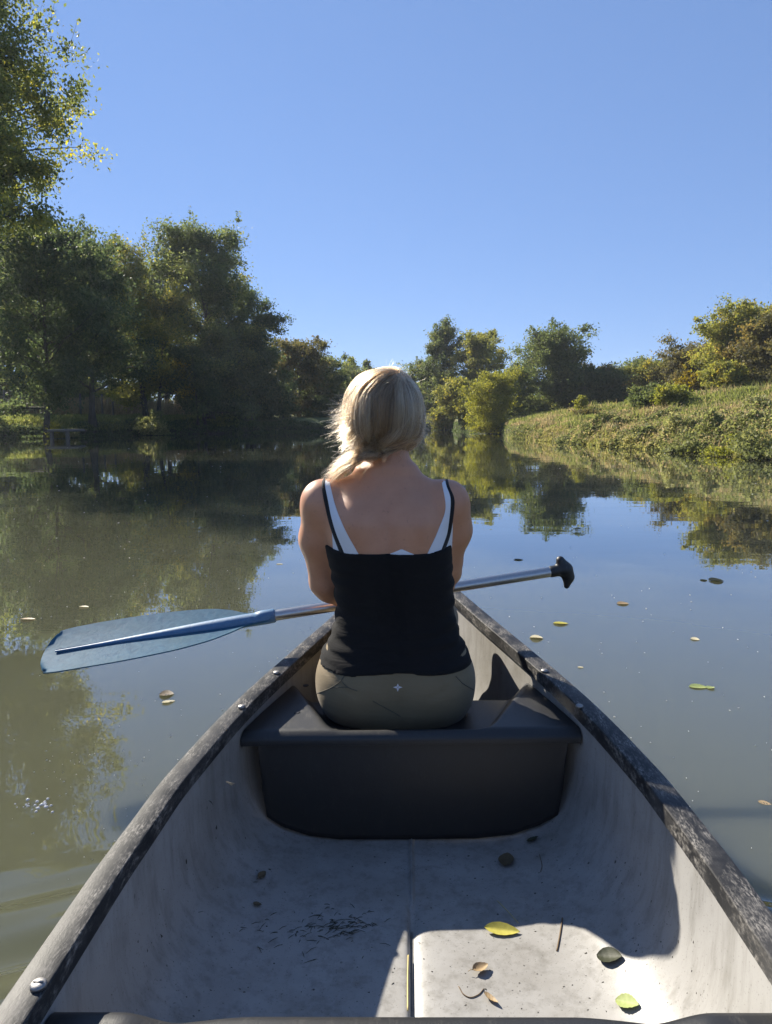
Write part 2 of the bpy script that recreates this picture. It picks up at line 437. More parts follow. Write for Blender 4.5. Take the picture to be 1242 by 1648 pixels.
# ------------------------------------------------------------------ canoe form
CY = [-1.90, -1.5, -1.0, -.5, 0, .52, .942, 1.225, 1.372, 1.570, 1.895, 2.230, 2.429, 2.70, 2.96]
CW = [.012, .167, .314, .419, .471, .484, .482, .471, .454, .421, .338, .237, .176, .089, .012]
def hull_w(y): return smooth_interp(y, CY, CW)                       # outer half-width at the gunwale
def hull_cx(y): return .010 + .004 * np.asarray(y, float)
def gun_z(y): y = np.asarray(y, float); return .25 + .033 * np.maximum(0, y - 1) ** 2 + .03 * np.maximum(0, -y - .2) ** 2
def floor_z(y):
    y = np.asarray(y, float); return -.08 + .12 * sstep(2.3, 2.96, y) ** 2 * 1.2 + .12 * sstep(-1.3, -1.9, y) ** 2
HEEL = .022                                                         # right side a touch higher
GW = .046
def sec_p(y): return 4.0 - 2.2 * sstep(1.9, 2.8, y) - 2.2 * sstep(-.9, -1.8, y), 5.0 - 2.6 * sstep(1.9, 2.8, y) - 2.6 * sstep(-.9, -1.8, y)
def hull_inner_x(y, z, off=.0):
    w = np.maximum(hull_w(y) - .030 - off, .002); p, q = sec_p(y)
    u = np.clip((gun_z(y) - z) / (gun_z(y) - floor_z(y)), 0, 1)
    return w * (1 - u ** q) ** (1 / p)
def floor_relief(xr, y):
    x = xr - .004; near = 1 - sstep(1.30, 1.42, y)
    right = np.where(x > .003, -.011 * np.exp(-(x - .003) / .016), np.where(x < -.004, -.011 * np.exp((x + .004) / .0035), -.011))
    ridge = .008 * np.exp(-(x / .004) ** 2)
    out = near * right + (1 - near) * ridge
    return out * (1 - sstep(2.2, 2.5, y)) * (1 - sstep(1.0, 1.4, -y))
def hull_floor(x, y):                                                # inner surface height at x (relative to centreline)
    w = np.maximum(hull_w(y) - .030, .002); p, q = sec_p(y); s = np.clip(np.abs(x) / w, 0, .995)
    u = (1 - s ** p) ** (1 / q)
    return gun_z(y) - u * (gun_z(y) - floor_z(y)) + floor_relief(x, y) + HEEL * x
def on_hull(u, v):                                                   # photo pixel -> point on the hull's inner surface
    d = ray(u, v); lo = None
    for t in np.arange(.7, 3.0, .003):
        p = EYEP + d * t
        if abs(p[0] - hull_cx(p[1])) < hull_w(p[1]) - .03 and p[2] < hull_floor(p[0] - hull_cx(p[1]), p[1]):
            for k in range(12):
                q = EYEP + d * (t - .00025 * (k + 1))
                if q[2] > hull_floor(q[0] - hull_cx(q[1]), q[1]): return q
            return p
    return EYEP + d * 1.5

def build_canoe():
    root = thing('canoe', (0, 0, 0), 'open canoe with grey inner hull, black gunwales and black moulded seats on the river', 'canoe')
    ys = np.concatenate([np.linspace(-1.90, .4, 50), np.linspace(.42, 1.75, 100), np.linspace(1.78, 2.96, 50)])
    xc = np.concatenate([-np.array([.28, .24, .20, .16, .125, .095, .07, .055, .045]), np.arange(-.036, .0405, .002), np.array([.045, .055, .07, .095, .125, .16, .20, .24, .28])]) / .43
    us = np.array([.97, .95, .92, .88, .83, .77, .70, .62, .54, .45, .35, .24, .12, 0])
    def section(y, off):
        w = max(float(hull_w(y)) - .030 - off, .003); p, q = [float(k) for k in sec_p(y)]
        zg, zf = float(gun_z(y)), float(floor_z(y)) + off
        xs = xc * min(w, .43)
        ux = (1 - np.clip(np.abs(xs) / w, 0, 1) ** p) ** (1 / q)
        cen = np.stack([xs, np.full_like(xs, y), zg - ux * (zg - zf)], -1)
        umin = float(ux[-1]); uw = us * umin / .985
        wall = np.stack([w * (1 - uw ** q) ** (1 / p), np.full_like(uw, y), zg - uw * (zg - zf)], -1)
        left = wall[::-1].copy(); left[:, 0] *= -1
        P = np.concatenate([left, cen, wall])
        if off == 0: P[:, 2] += floor_relief(P[:, 0], y) * (np.abs(P[:, 0]) < .25)
        P[:, 2] += HEEL * P[:, 0]; P[:, 0] += float(hull_cx(y)); return P
    inner = np.array([section(y, 0) for y in ys]); outer = np.array([section(y, -.011) for y in ys])
    mb = MB(); mb.grid(inner, True); mb.grid(outer)
    a, b = inner.shape[:2]; base = a * b
    rim = []
    for i in range(a - 1):
        rim += [(i * b, (i + 1) * b, base + (i + 1) * b, base + i * b), (i * b + b - 1, base + i * b + b - 1, base + (i + 1) * b + b - 1, (i + 1) * b + b - 1)]
    for j in range(b - 1):
        rim += [(j, base + j, base + j + 1, j + 1), ((a - 1) * b + j, (a - 1) * b + j + 1, base + (a - 1) * b + j + 1, base + (a - 1) * b + j)]
    mb.f += rim
    mb.build('hull', M_HULL, root)
    # gunwales: channel profile swept along the rim
    prof = [(-.0425, -.032), (-.0425, -.0022), (-.0412, -.0004), (-.039, .0004), (-.021, .0010), (-.0035, .0004), (-.0012, -.0004), (0, -.0022), (0, -.028), (-.004, -.028), (-.004, -.006), (-.038, -.006), (-.038, -.032)]
    for sgn, nm in ((-1, 'left'), (1, 'right')):
        yy = np.linspace(-1.90, 2.96, 240); P = []
        for y in yy:
            w = float(hull_w(y)); e = min(1, (w + .004) / .05)
            dw = (float(hull_w(min(y + .01, 2.96))) - float(hull_w(max(y - .01, -1.9)))) / .02; cs = 1 / math.sqrt(1 + dw * dw)
            wob = .0012 * (vnoise(np.array([y * 9, sgn * 3.3])) - .5)
            row = []
            for px, pz in prof:
                xx = sgn * max(w + px * e / cs * 1.0 + wob, .001); row.append((xx + float(hull_cx(y)), y, float(gun_z(y)) + pz + HEEL * xx))
            P.append(row + [row[0]])
        g = MB(); g.grid(np.array(P), sgn > 0)
        go = sharp(g.build('gunwale', M_VINYL, root), 28)
        go['label'] = 'black scuffed gunwale along the %s side of the canoe' % nm
        pix = [(62, 1586), (389, 1138), (445, 1083)] if sgn < 0 else [(932, 1137), (876, 1080)]
        for k, (u, v) in enumerate(pix):
            z = .25
            for _ in range(6):
                p = at_z(u, v, z); z = float(gun_z(p[1])) + HEEL * p[0] + .002
            r = .0098 if k == 0 and sgn < 0 else .0085
            rv = MB(); rv.lathe(p, [(r, -.001), (r, .0022), (r * .85, .0040), (r * .4, .0052), (.0005, .0054)], 18)
            if k == 0 and sgn < 0: rv.box(p + np.array([0, 0, .0056]), (.006, .0011, .0006))
            rv.build('rivet', M_STEEL, go)
    # deck plate at the bow
    yy = np.linspace(2.56, 2.96, 16); D = []
    for y in yy:
        w = max(float(hull_w(y)) - .02, .004); xs = np.linspace(-w, w, 11)
        D.append([(x + float(hull_cx(y)), y, float(gun_z(y)) + .006 + .012 * (1 - (x / w) ** 2)) for x in xs])
    mb = MB(); mb.grid(np.array(D)); o = mb.build('deck_plate', M_VINYL, root)
    md = o.modifiers.new('thick', 'SOLIDIFY'); md.thickness = .006
    # seats
    def seat(name, y0, y1, ztop, label, depth=.052, bw=(.205, .258), near=False):
        ny, nx = 44, 121; V = np.zeros((ny, nx, 3)); t = np.linspace(0, 1, nx) * 2 - 1
        for i, y in enumerate(np.linspace(y0, y1, ny)):
            ft = (y - y0) / (y1 - y0)
            hw = float(hull_inner_x(y, ztop)) - .003
            x = t * hw
            rear = sstep(0.02, .20, ft)
            b0 = bw[0] + (.05 if near else .13) * (ft - .5); b1 = bw[1] + (.065 if near else .15) * (ft - .5)
            dz = -depth * (1 - sstep(b0, b1, np.abs(x))) * (rear if not near else 1 - sstep(.80, .98, 1 - ft) * 0)
            z = ztop + dz
            z = z - .010 * (1 - sstep(0, .05, ft)) ** 2 - .012 * sstep(.95, 1, ft) ** 2
            if near: z = z - .008 * sstep(.60, 1, ft) ** 2
            z = z + .040 * sstep(hw - .022, hw - .002, np.abs(x)) * (0 if near else 1) * .0
            V[i, :, 0] = x + float(hull_cx(y)); V[i, :, 1] = y; V[i, :, 2] = z + HEEL * x
            if near:   # front edge bulges forward in the bucket
                V[i, :, 1] += .016 * (ft ** 2) * (1 - sstep(.20, .36, np.abs(x)))
        mb = MB(); mb.grid(V)
        for row, s in ((V[0], -1), (V[-1], 1)):                     # rolled lips front and back
            L = np.array([row + np.array([0, s * .004, -.004]), row + np.array([0, s * .006, -.010]), row + np.array([0, s * .005, -.021]), row + np.array([0, -s * .001, -.024])])
            L = np.concatenate([row[None], L]); mb.grid(L, s > 0)
        L = np.array([V[:, 0], V[:, 0] + (0, 0, -.03)]); mb.grid(L); L = np.array([V[:, -1], V[:, -1] + (0, 0, -.03)]); mb.grid(L, True)
        so = sharp(mb.build(name, M_SEAT, root), 50); so['label'] = label
        return so, V
    so, V = seat('seat', 1.560, 1.875, .205, 'black moulded bow seat the paddler sits on')
    # hanging panel under the seat
    out = [(-.352, .178), (-.345, .05), (-.335, -.015), (-.30, -.040), (-.235, -.064), (-.16, -.0735), (0, -.0745), (.16, -.0735), (.245, -.064), (.31, -.040), (.352, -.015), (.362, .05), (.370, .178)]
    ox = np.array([p[0] for p in out]); oz = np.array([p[1] for p in out])
    G = []
    for f in np.linspace(0, 1, 18):
        row = []
        for s in np.linspace(0, 1, 61):
            xb = np.interp(s, np.linspace(0, 1, 13), ox); zb = np.interp(s, np.linspace(0, 1, 13), oz)
            z = .180 + (zb - .180) * f; 
            i = np.interp(z, [-.075, .165], [0, 1])
            x = xb
            x = x * (1 if f > 0 else 1)
            bul = .006 * math.sin(math.pi * f) + .0015 * math.exp(-((math.hypot(x - .01, z - .02) - .045) / .004) ** 2) + .0015 * math.exp(-((math.hypot(x - .01, z - .02) - .013) / .003) ** 2) + .0015 * math.exp(-((math.hypot(x - .30, z - .075) - .022) / .003) ** 2)
            row.append((x + .012, 1.574 - bul + .006 * f, z + HEEL * x))
        G.append(row)
    mb = MB(); mb.grid(np.array(G), False); po = mb.build('seat_panel', M_SEAT, so)
    md = po.modifiers.new('thick', 'SOLIDIFY'); md.thickness = .008; md.offset = 1
    for u, v in ((492, 1099), (478, 1143)):
        p = at_z(u, v, .205); rv = MB(); rv.lathe(p + np.array([0, 0, -.008]), [(.008, 0), (.008, .0022), (.005, .003), (.0005, .0031)], 14); rv.build('bolt', M_SEAT, so)
    so2, V2 = seat('seat', .42, .805, .200, 'black moulded centre seat whose front edge shows at the bottom of the photo', depth=.021, bw=(.265, .335), near=True)
    return root
CANOE = build_canoe()

# ------------------------------------------------------------------ water with a real hole for the hull and the bow wave
def build_water():
    ys = np.concatenate([-np.geomspace(2.0, 90, 30)[::-1], np.linspace(-1.9, .2, 60), np.arange(.22, 2.9, .011), np.geomspace(2.92, 90, 60)])
    def half(s_): return np.where((ys > -1.85) & (ys < 2.82), np.array([float(hull_inner_x(y, -HEEL * s_ * float(hull_w(y)))) + .0055 if -1.9 < y < 2.96 and float(floor_z(y)) < -.012 else 0. for y in ys]), 0.)
    hwR, hwL = half(1), half(-1)
    dx = np.concatenate([[0], np.arange(.012, 1.6, .014), np.geomspace(1.62, 90, 40)])
    cxs = hull_cx(np.clip(ys, -2, 3))
    XR = (cxs + hwR)[:, None] + dx[None]; XL = (cxs - hwL)[:, None] - dx[None]
    X = np.stack([XL[:, ::-1], XR]); Y = np.broadcast_to(ys[None, :, None], X.shape)
    gap = np.abs(X - hull_cx(Y)) - hull_w(np.clip(Y, -1.9, 2.96)); side = np.sign(X)
    g = np.maximum(gap, 0)
    ph = (Y - .26 * g * 1.0 * np.sign(1)) 
    wob = 0.05 * (fbm(np.stack([X * 2.2, Y * 2.2], -1), 2, 5) - .5)
    lam = .205
    env = np.exp(-(g / 1.3) ** 2) * sstep(1.50, 1.15, Y + .30 * g) * sstep(-2.6, -1.0, Y)
    Z = .0135 * env * (np.sin(2 * math.pi * (Y + .34 * g + wob) / lam) + .35 * np.sin(2 * math.pi * (Y + .5 * g + wob) / (lam * .47) + 1.3))
    env2 = np.exp(-(g / .20) ** 2) * sstep(3.1, 2.6, Y) * sstep(-2.2, -1.5, Y)
    Z += .003 * env2 * np.sin(2 * math.pi * (Y * 2.2 + 1.2 * g + wob * 2))
    # long lazy swell
    Z += .0012 * (fbm(np.stack([X * 1.1, Y * .8], -1), 2, 7) - .5) * np.exp(-np.hypot(X, Y) / 10)
    ramp_ = sstep(.002, .07, dx); Z = Z * np.stack([np.broadcast_to(ramp_[::-1], X.shape[1:]), np.broadcast_to(ramp_, X.shape[1:])])
    P = np.stack([X, Y, Z], -1).reshape(-1, 3); ny, k = len(ys), len(dx)
    i = np.arange(ny - 1)[:, None]; j = np.arange(k - 1)[None]
    q = np.stack([i * k + j, i * k + j + 1, (i + 1) * k + j + 1, (i + 1) * k + j], -1).reshape(-1, 4)
    Fq = np.concatenate([q, q + ny * k])
    o = mesh_obj('water', P, Fq, water_mat()); tag(o, kind='structure')
build_water()
def build_haze():
    mb = MB(); mb.box((0, 0, 8.6), (430, 430, 11.0)); o = mb.build('haze', None, smooth=False); tag(o, kind='stuff')
    m = bpy.data.materials.new('haze_air'); m.use_nodes = True; nt = m.node_tree; nt.nodes.clear()
    out = nt.nodes.new('ShaderNodeOutputMaterial'); v = nt.nodes.new('ShaderNodeVolumePrincipled')
    v.inputs['Color'].default_value = (.86, .92, 1.0, 1); v.inputs['Density'].default_value = .0006; v.inputs['Anisotropy'].default_value = .25
    nt.links.new(v.outputs[0], out.inputs['Volume']); o.data.materials.append(m)
build_haze()
print('T setting', round(time.time() - T0, 1))


# ------------------------------------------------------------------ trees
TRI = [0]
def leaf_quads(C, nrm_bias, size, rng, droop=.3, ratio=.55, jit=.8):
    """one bent leaf blade (diamond) per centre"""
    n = len(C)
    d = rng.normal(size=(n, 3)); d[:, 2] -= droop; d /= np.linalg.norm(d, axis=1)[:, None]
    nn = rng.normal(size=(n, 3)) * jit + nrm_bias; w = np.cross(d, nn); w /= np.linalg.norm(w, axis=1)[:, None] + 1e-9
    s = (size * rng.uniform(.6, 1.35, n))[:, None]
    V = np.stack([C - d * s * .5, C + w * s * ratio * .5 + d * s * .06, C + d * s * .5, C - w * s * ratio * .5 + d * s * .06], 1)
    f = np.arange(n * 4).reshape(n, 4); TRI[0] += 2 * n
    return V.reshape(-1, 3), f
PROF = {
 'round': lambda t: np.sqrt(np.clip(1 - (2 * t - .82) ** 2 / 1.42, .02, 1)),
 'cone':  lambda t: (1 - t) ** .75 * .95 + .08,
 'oval':  lambda t: np.sin(math.pi * np.clip(.12 + .84 * t, 0, 1)) ** .7 + .05,
 'tall':  lambda t: np.sin(math.pi * np.clip(.2 + .72 * t, 0, 1)) ** .55 * .9 + .05,
 'dome':  lambda t: np.clip(1 - t ** 2.6, .03, 1) ** .6,
}
def tree(name, label, xy, top, spread, leaves, lsize, pal, prof='oval', cb=.22, seed=0, tr=None, stems=1, lean=(0, 0), up=.5, group=None, limbs=None, cat='tree', clump=.052, gap=.0, trunk_mat=None, base=None, sub=6):
    rng = np.random.default_rng(seed + 1000)
    x, y = xy; z0 = float(ground_z(x, y)) if base is None else base
    H = top - z0; tr = tr or (.018 * H + .03)
    limbs = limbs or int(26 + H * 2.4)
    root = thing(name, (x, y, z0), label, cat, group)
    wood = MB(); centers = []; lv = []
    for st in range(stems):
        sa = rng.uniform(0, 6.28); off = (0 if stems == 1 else 1) * np.array([math.cos(sa), math.sin(sa), 0]) * spread * .10
        fl = (0 if stems == 1 else 1) * np.array([math.cos(sa), math.sin(sa), 0]) * spread * rng.uniform(.12, .42)
        hh = H * (1 if st == 0 else rng.uniform(.62, .95))
        tt = np.linspace(0, 1, 11)
        wob = np.cumsum(rng.normal(0, .012, (11, 3)), 0) * H * .6; wob[:, 2] = 0
        T = np.array([x, y, z0 - .1]) + off + tt[:, None] * np.array([lean[0] * H, lean[1] * H, hh * .91]) + (tt ** 1.6)[:, None] * fl + wob * tt[:, None]
        rt = tr * (1 if stems == 1 else .62) * np.clip(1.0 - .93 * tt ** .85, .05, 1) * (1 + .5 * np.exp(-tt * 22))
        wood.tube(T, rt, 7)
        nl = max(5, int(limbs / stems))
        for i in range(nl):
            f = (i + rng.uniform(.1, .9)) / nl; h = cb + (.985 - cb) * f ** .85
            p0 = np.array([np.interp(h, tt, T[:, k]) for k in range(3)]); r0 = float(np.interp(h, tt, rt)) * .5
            a = i * 2.39996 + rng.uniform(-.6, .6) + sa
            L = spread * float(PROF[prof](np.array(f))) * rng.uniform(.55, 1.12) * (1 if stems == 1 else .72)
            el = up * (.25 + .95 * f) + rng.uniform(-.25, .3)
            d = np.array([math.cos(a) * math.cos(el), math.sin(a) * math.cos(el), math.sin(el)])
            q = np.linspace(0, 1, 6); bend = rng.normal(0, .12, 3) * L; bend[2] += .10 * L
            B = p0 + q[:, None] * d * L + (q ** 2)[:, None] * bend + rng.normal(0, .02 * L, (6, 3)) * q[:, None]
            B = B[:]; wood.tube(B, np.clip(r0 * (1 - .9 * q), .006, None), 4, False)
            ns = sub + int(L > .6 * spread) * 2
            for k in range(ns):
                g = rng.uniform(.22, 1.0); pb = np.array([np.interp(g, q, B[:, m]) for m in range(3)])
                dd = d * .7 + rng.normal(0, .65, 3); dd[2] += .15; dd /= np.linalg.norm(dd)
                sl = L * rng.uniform(.16, .42) * (1.15 - .5 * g); pe = pb + dd * sl
                if k < 4: wood.tube(np.array([pb, (pb + pe) / 2 + rng.normal(0, .05 * sl, 3), pe]), [max(.008, r0 * .25), .007, .004], 3, False)
                tnt = rng.normal(0, .19)
                if rng.uniform() < gap: continue
                for c in (pb * .45 + pe * .55, pe): centers.append(np.append(c, (tnt, 1.)))
            if f > .35 and rng.uniform() < .8:
                tip = B[-1]; sh = H * rng.uniform(.035, .085) * (1.2 if f > .75 else .8); dv = np.array([d[0] * .35, d[1] * .35, 1.0])
                for g in (.2, .55, .9): centers.append(np.append(tip + dv * sh * g, (rng.normal(.05, .1), .42 - .16 * g)))
                wood.tube(np.array([tip, tip + dv * sh * .95]), [.007, .003], 3, False)
        for k in range(3): centers.append(np.append(T[-1] + rng.normal(0, .02 * H, 3) * (1, 1, .6), (0, .5)))
    Cn = np.array(centers); m = len(Cn)
    wts = rng.dirichlet(np.full(m, 2.2)) * Cn[:, 4] ** 1.2; wts /= wts.sum(); cnt = rng.multinomial(leaves, wts)
    idx = np.repeat(np.arange(m), cnt); sg = clump * spread * 1.6 + .05
    P = Cn[idx, :3] + rng.normal(0, 1, (len(idx), 3)) * sg * np.array([1, 1, .62]) * (rng.uniform(.5, 1.25, m) * Cn[:, 4])[idx][:, None]
    wl_ = 0.02
    P = P[P[:, 2] > wl_ + .03]; 
    idx = idx[:len(P)]
    ctr = np.array([x, y, z0 + H * .5]); nb = (P - ctr); nb /= np.linalg.norm(nb, axis=1)[:, None] + 1e-6; nb = nb * .6 + np.array([0, 0, .5]) + rng.normal(0, .55, (m, 3))[idx]
    V, Fq = leaf_quads(P, nb, lsize, rng, jit=.5)
    tint = np.clip(.45 + Cn[idx, 3] + rng.normal(0, .12, len(P)), 0, 1)
    wood.build('trunk', trunk_mat or BARK, root)
    mesh_obj('crown', V, Fq, LEAF[pal], root, False, np.repeat(tint, 4))
    return root

def T(name, label, u, r, vtop, spread, leaves, ls, pal, **k):
    xy = at_r(u, r); return tree(name, label, xy, height_at(vtop, r), spread, leaves, ls, pal, seed=int(u * 7 + r * 13), **k)
G_LW = 'trees of the left bank wood'; G_RW = 'trees along the right bank'; G_CW = 'trees at the river bend'
# left bank
T('poplar_tree', 'tall loose poplar at the left edge with yellowing leaves high in the sky', -28, 24, -40, 4.3, 90000, .115, 'poplar', prof='tall', cb=.50, up=.36, limbs=58, clump=.036, group=G_LW, tr=.24, sub=11, gap=.25)
T('alder_tree', 'dark alder with slim trunk on the lawn edge behind the small jetty', 72, 33.6, 388, 3.5, 62000, .13, 'dark', prof='oval', cb=.20, up=.7, limbs=50, group=G_LW, lean=(.03, 0), tr=.16)
T('alder_tree', 'dark alder with forked leaning trunk beside the slim trunked alder', 148, 36.5, 398, 3.2, 50000, .13, 'dark', prof='cone', cb=.18, up=.75, group=G_LW, lean=(.02, 0), tr=.16)
T('willow_tree', 'olive many stemmed willow with yellowish top in the middle of the left wood', 245, 40.5, 393, 3.4, 64000, .13, 'olive', prof='tall', cb=.10, up=.85, stems=4, group=G_LW)
T('maple_tree', 'tall dark pointed tree, highest of the left wood over the water', 338, 42, 372, 3.7, 74000, .14, 'mid', prof='oval', cb=.10, up=.7, group=G_LW, limbs=64)
T('willow_tree', 'dark shorter tree sloping down at the right end of the left wood', 402, 43.5, 448, 3.0, 46000, .14, 'dark', prof='dome', cb=.05, up=.6, stems=3, group=G_LW)
T('willow_shrub', 'low spreading willow with bare lower stems fanning over the water', 320, 40.6, 555, 3.1, 30000, .13, 'dark', prof='dome', cb=.14, up=.5, stems=5, group=G_LW)
T('willow_shrub', 'low dark willow drooping to the waterline right of the fanned stems', 425, 45.2, 575, 2.6, 28000, .13, 'dark', prof='dome', cb=.02, up=.35, stems=3, group=G_LW)
T('rowan_tree', 'brownish pointed tree past the end of the dark left wood', 482, 50, 550, 2.5, 30000, .15, 'rust', prof='oval', cb=.04, up=.5, group=G_CW)
T('alder_tree', 'green bushy tree left of the woman head with its foot in the water', 520, 52.5, 576, 2.3, 24000, .15, 'mid', prof='oval', cb=.03, up=.6, group=G_CW)
T('poplar_tree', 'small pale sunlit poplar showing above the greenery left of the hair', 563, 74, 574, 1.35, 8000, .2, 'yellow', prof='oval', cb=.1, up=.9, group=G_CW)
T('poplar_tree', 'small dark pointed poplar rising just left of the top of the hair', 594, 76, 571, 1.2, 7000, .2, 'mid', prof='cone', cb=.1, up=.9, group=G_CW)
T('poplar_tree', 'tiny poplar tip showing right behind the top of the hair', 630, 82, 584, 1.2, 6000, .2, 'mid', prof='cone', cb=.1, up=.9, group=G_CW)
T('alder_tree', 'low alder hidden mostly behind the head at the river bend', 575, 60, 598, 2.9, 18000, .17, 'mid', prof='dome', cb=.03, up=.5, group=G_CW)
T('alder_tree', 'low bushy alder behind the neck at the end of the river', 632, 64, 606, 3.2, 18000, .17, 'mid', prof='dome', cb=.03, up=.5, group=G_CW)
# trees at the bend
T('ash_tree', 'airy dark tree just right of the hair at the river bend', 682, 60, 586, 2.1, 17000, .16, 'mid', prof='oval', cb=.06, up=.8, group=G_CW, gap=.15)
T('aspen_tree', 'tall airy aspen with sky gaps, left one of the pair over the round bush', 714, 57, 528, 2.2, 26000, .15, 'mid', prof='tall', cb=.15, up=.9, group=G_CW, gap=.22, clump=.05)
T('maple_tree', 'dense tree with browning top, right one of the pair over the round bush', 769, 55, 540, 2.3, 38000, .15, 'olive', prof='oval', cb=.06, up=.75, group=G_CW)
T('willow_shrub', 'pale olive willow bush drooping to the water left of the round bush', 742, 46.5, 606, 2.0, 22000, .13, 'olive', prof='dome', cb=.02, up=.45, stems=3, group=G_CW)
T('willow_shrub', 'round yellow green bush standing in sunlight at the waterline', 792, 39.2, 603, 1.65, 40000, .085, 'sunbush', prof='round', cb=.015, up=.55, stems=1, limbs=70, group=G_CW)
T('willow_shrub', 'grey green leaning shrub tucked behind the right side of the round bush', 826, 44, 592, 1.3, 13000, .12, 'mid', prof='oval', cb=.03, up=.7, group=G_CW)
T('hazel_shrub', 'low olive scrub between the round bush and the broad ash', 850, 58, 648, 2.0, 8000, .15, 'olive', prof='dome', cb=.02, up=.4, group=G_CW)
# right bank
T('ash_tree', 'broad dark green ash standing alone behind the grassy point', 886, 47, 543, 2.6, 46000, .14, 'mid', prof='round', cb=.10, up=.6, group=G_RW, limbs=60)
for i, (u, v, r, pal, lab) in enumerate([(938, 598, 46, 'dark', 'dark hedge tree touching the right side of the broad ash'), (966, 596, 48, 'rust', 'brownish hedge tree with a spiky top in the row right of the ash'), (996, 604, 46, 'dark', 'flat topped dark hedge tree in the middle of the row'),
        (1022, 588, 49, 'mid', 'taller pointed hedge tree over the sapling on the bank'), (1052, 596, 45, 'olive', 'olive round hedge tree above the waterside alder bush'), (1082, 600, 44, 'rust', 'low brown hedge tree before the dark pointed tree')]):
    T('hedge_tree', lab, u, r, v, 2.1, 18000, .14, pal, prof='dome', cb=.04, up=.55, group='hedge trees behind the right bank')
T('oak_tree', 'dark pointed oak left of the tallest tree at the right edge', 1116, 42, 572, 1.9, 28000, .13, 'rust', prof='oval', cb=.08, up=.6, group=G_RW)
T('oak_tree', 'tallest oak of the right bank with browning crown against the sky', 1192, 39, 528, 2.4, 60000, .13, 'olive', prof='oval', cb=.14, up=.6, group=G_RW, limbs=60, gap=.1)
T('oak_tree', 'brown leaved oak cut off by the right edge of the view', 1250, 36, 548, 2.4, 50000, .13, 'rust', prof='round', cb=.10, up=.6, group=G_RW)
T('maple_shrub', 'golden yellow shrub at the foot of the dark pointed oak', 1110, 38.5, 606, .8, 5000, .12, 'gold', prof='oval', cb=.05, up=.6, group=G_RW)
T('hazel_shrub', 'olive shrub below the tallest oak on the bank top', 1165, 34, 590, 1.1, 11000, .12, 'olive', prof='dome', cb=.05, up=.5, group=G_RW)
# shrubs on the right slope
T('alder_bush', 'dark green bush halfway up the bank, left of the pair by the golden shrub', 1038, 27.6, 632, .85, 10000, .085, 'mid', prof='oval', cb=.03, up=.7, group='bushes on the right bank slope', stems=3)
T('alder_bush', 'leaning green bush halfway up the bank right of its darker neighbour', 1088, 26.5, 628, .85, 9000, .085, 'bush', prof='oval', cb=.03, up=.7, group='bushes on the right bank slope', stems=3)
T('sapling', 'thin upright sapling rising from reddish weeds on the far slope', 934, 30.5, 634, .42, 1300, .085, 'bush', prof='cone', cb=.12, up=.9, group='bushes on the right bank slope')
T('sapling', 'tiny sapling standing on the crest of the grassy slope', 988, 33, 648, .28, 500, .08, 'bush', prof='cone', cb=.1, up=.9, group='bushes on the right bank slope')
T('dock_bush', 'reddish brown weed bush at the foot of the thin sapling', 946, 29.8, 660, .75, 3500, .07, 'rust', prof='dome', cb=.02, up=.5, group='bushes on the right bank slope', stems=4)
for u, v, vt, sp, pal, lab in [(1225, 733, 676, .85, 'grey', 'bramble bush at the waterline against the right edge of the view'), (1165, 729, 684, .70, 'bush', 'bramble bush at the waterline left of the one at the right edge'), (1098, 724, 688, .62, 'grey', 'low grey green bramble bush at the waterline below the leaning green bush'), (1020, 719, 690, .55, 'weed', 'pale weedy bush overhanging the water below the dark green bush'), (905, 712, 690, .45, 'grey', 'small weedy clump at the water near the tip of the grassy point'), (1205, 700, 655, .60, 'weed', 'straw coloured weed clump on the slope above the brambles'), (1060, 690, 660, .50, 'weed', 'dry weed clump on the slope under the pair of green bushes')]:
    r_ = float(np.hypot(*at_z(u, v, .1)[:2])) + .35 if v > 705 else (22.5 if u > 1150 else 26.0)
    T('bramble_bush', lab, u, r_, vt, sp, 4200, .075, pal, prof='dome', cb=.02, up=.35, group='bramble and weed bushes on the right bank', stems=4)
# left shore shrubs
T('waterside_bush', 'sunlit leafy bush on the bank edge left of the bare willow stems', 250, 37.2, 655, .95, 7500, .10, 'grey', prof='dome', cb=.02, up=.5, group='bushes on the left bank edge', stems=4)
T('waterside_bush', 'low bush hanging to the water beside the jetty', 92, 33.4, 672, .62, 3500, .10, 'bush', prof='dome', cb=.02, up=.4, group='bushes on the left bank edge', stems=3)
T('waterside_bush', 'small arching bush on the bank right of the jetty bush', 122, 34.2, 684, .5, 2200, .10, 'grey', prof='dome', cb=.02, up=.4, group='bushes on the left bank edge', stems=3)
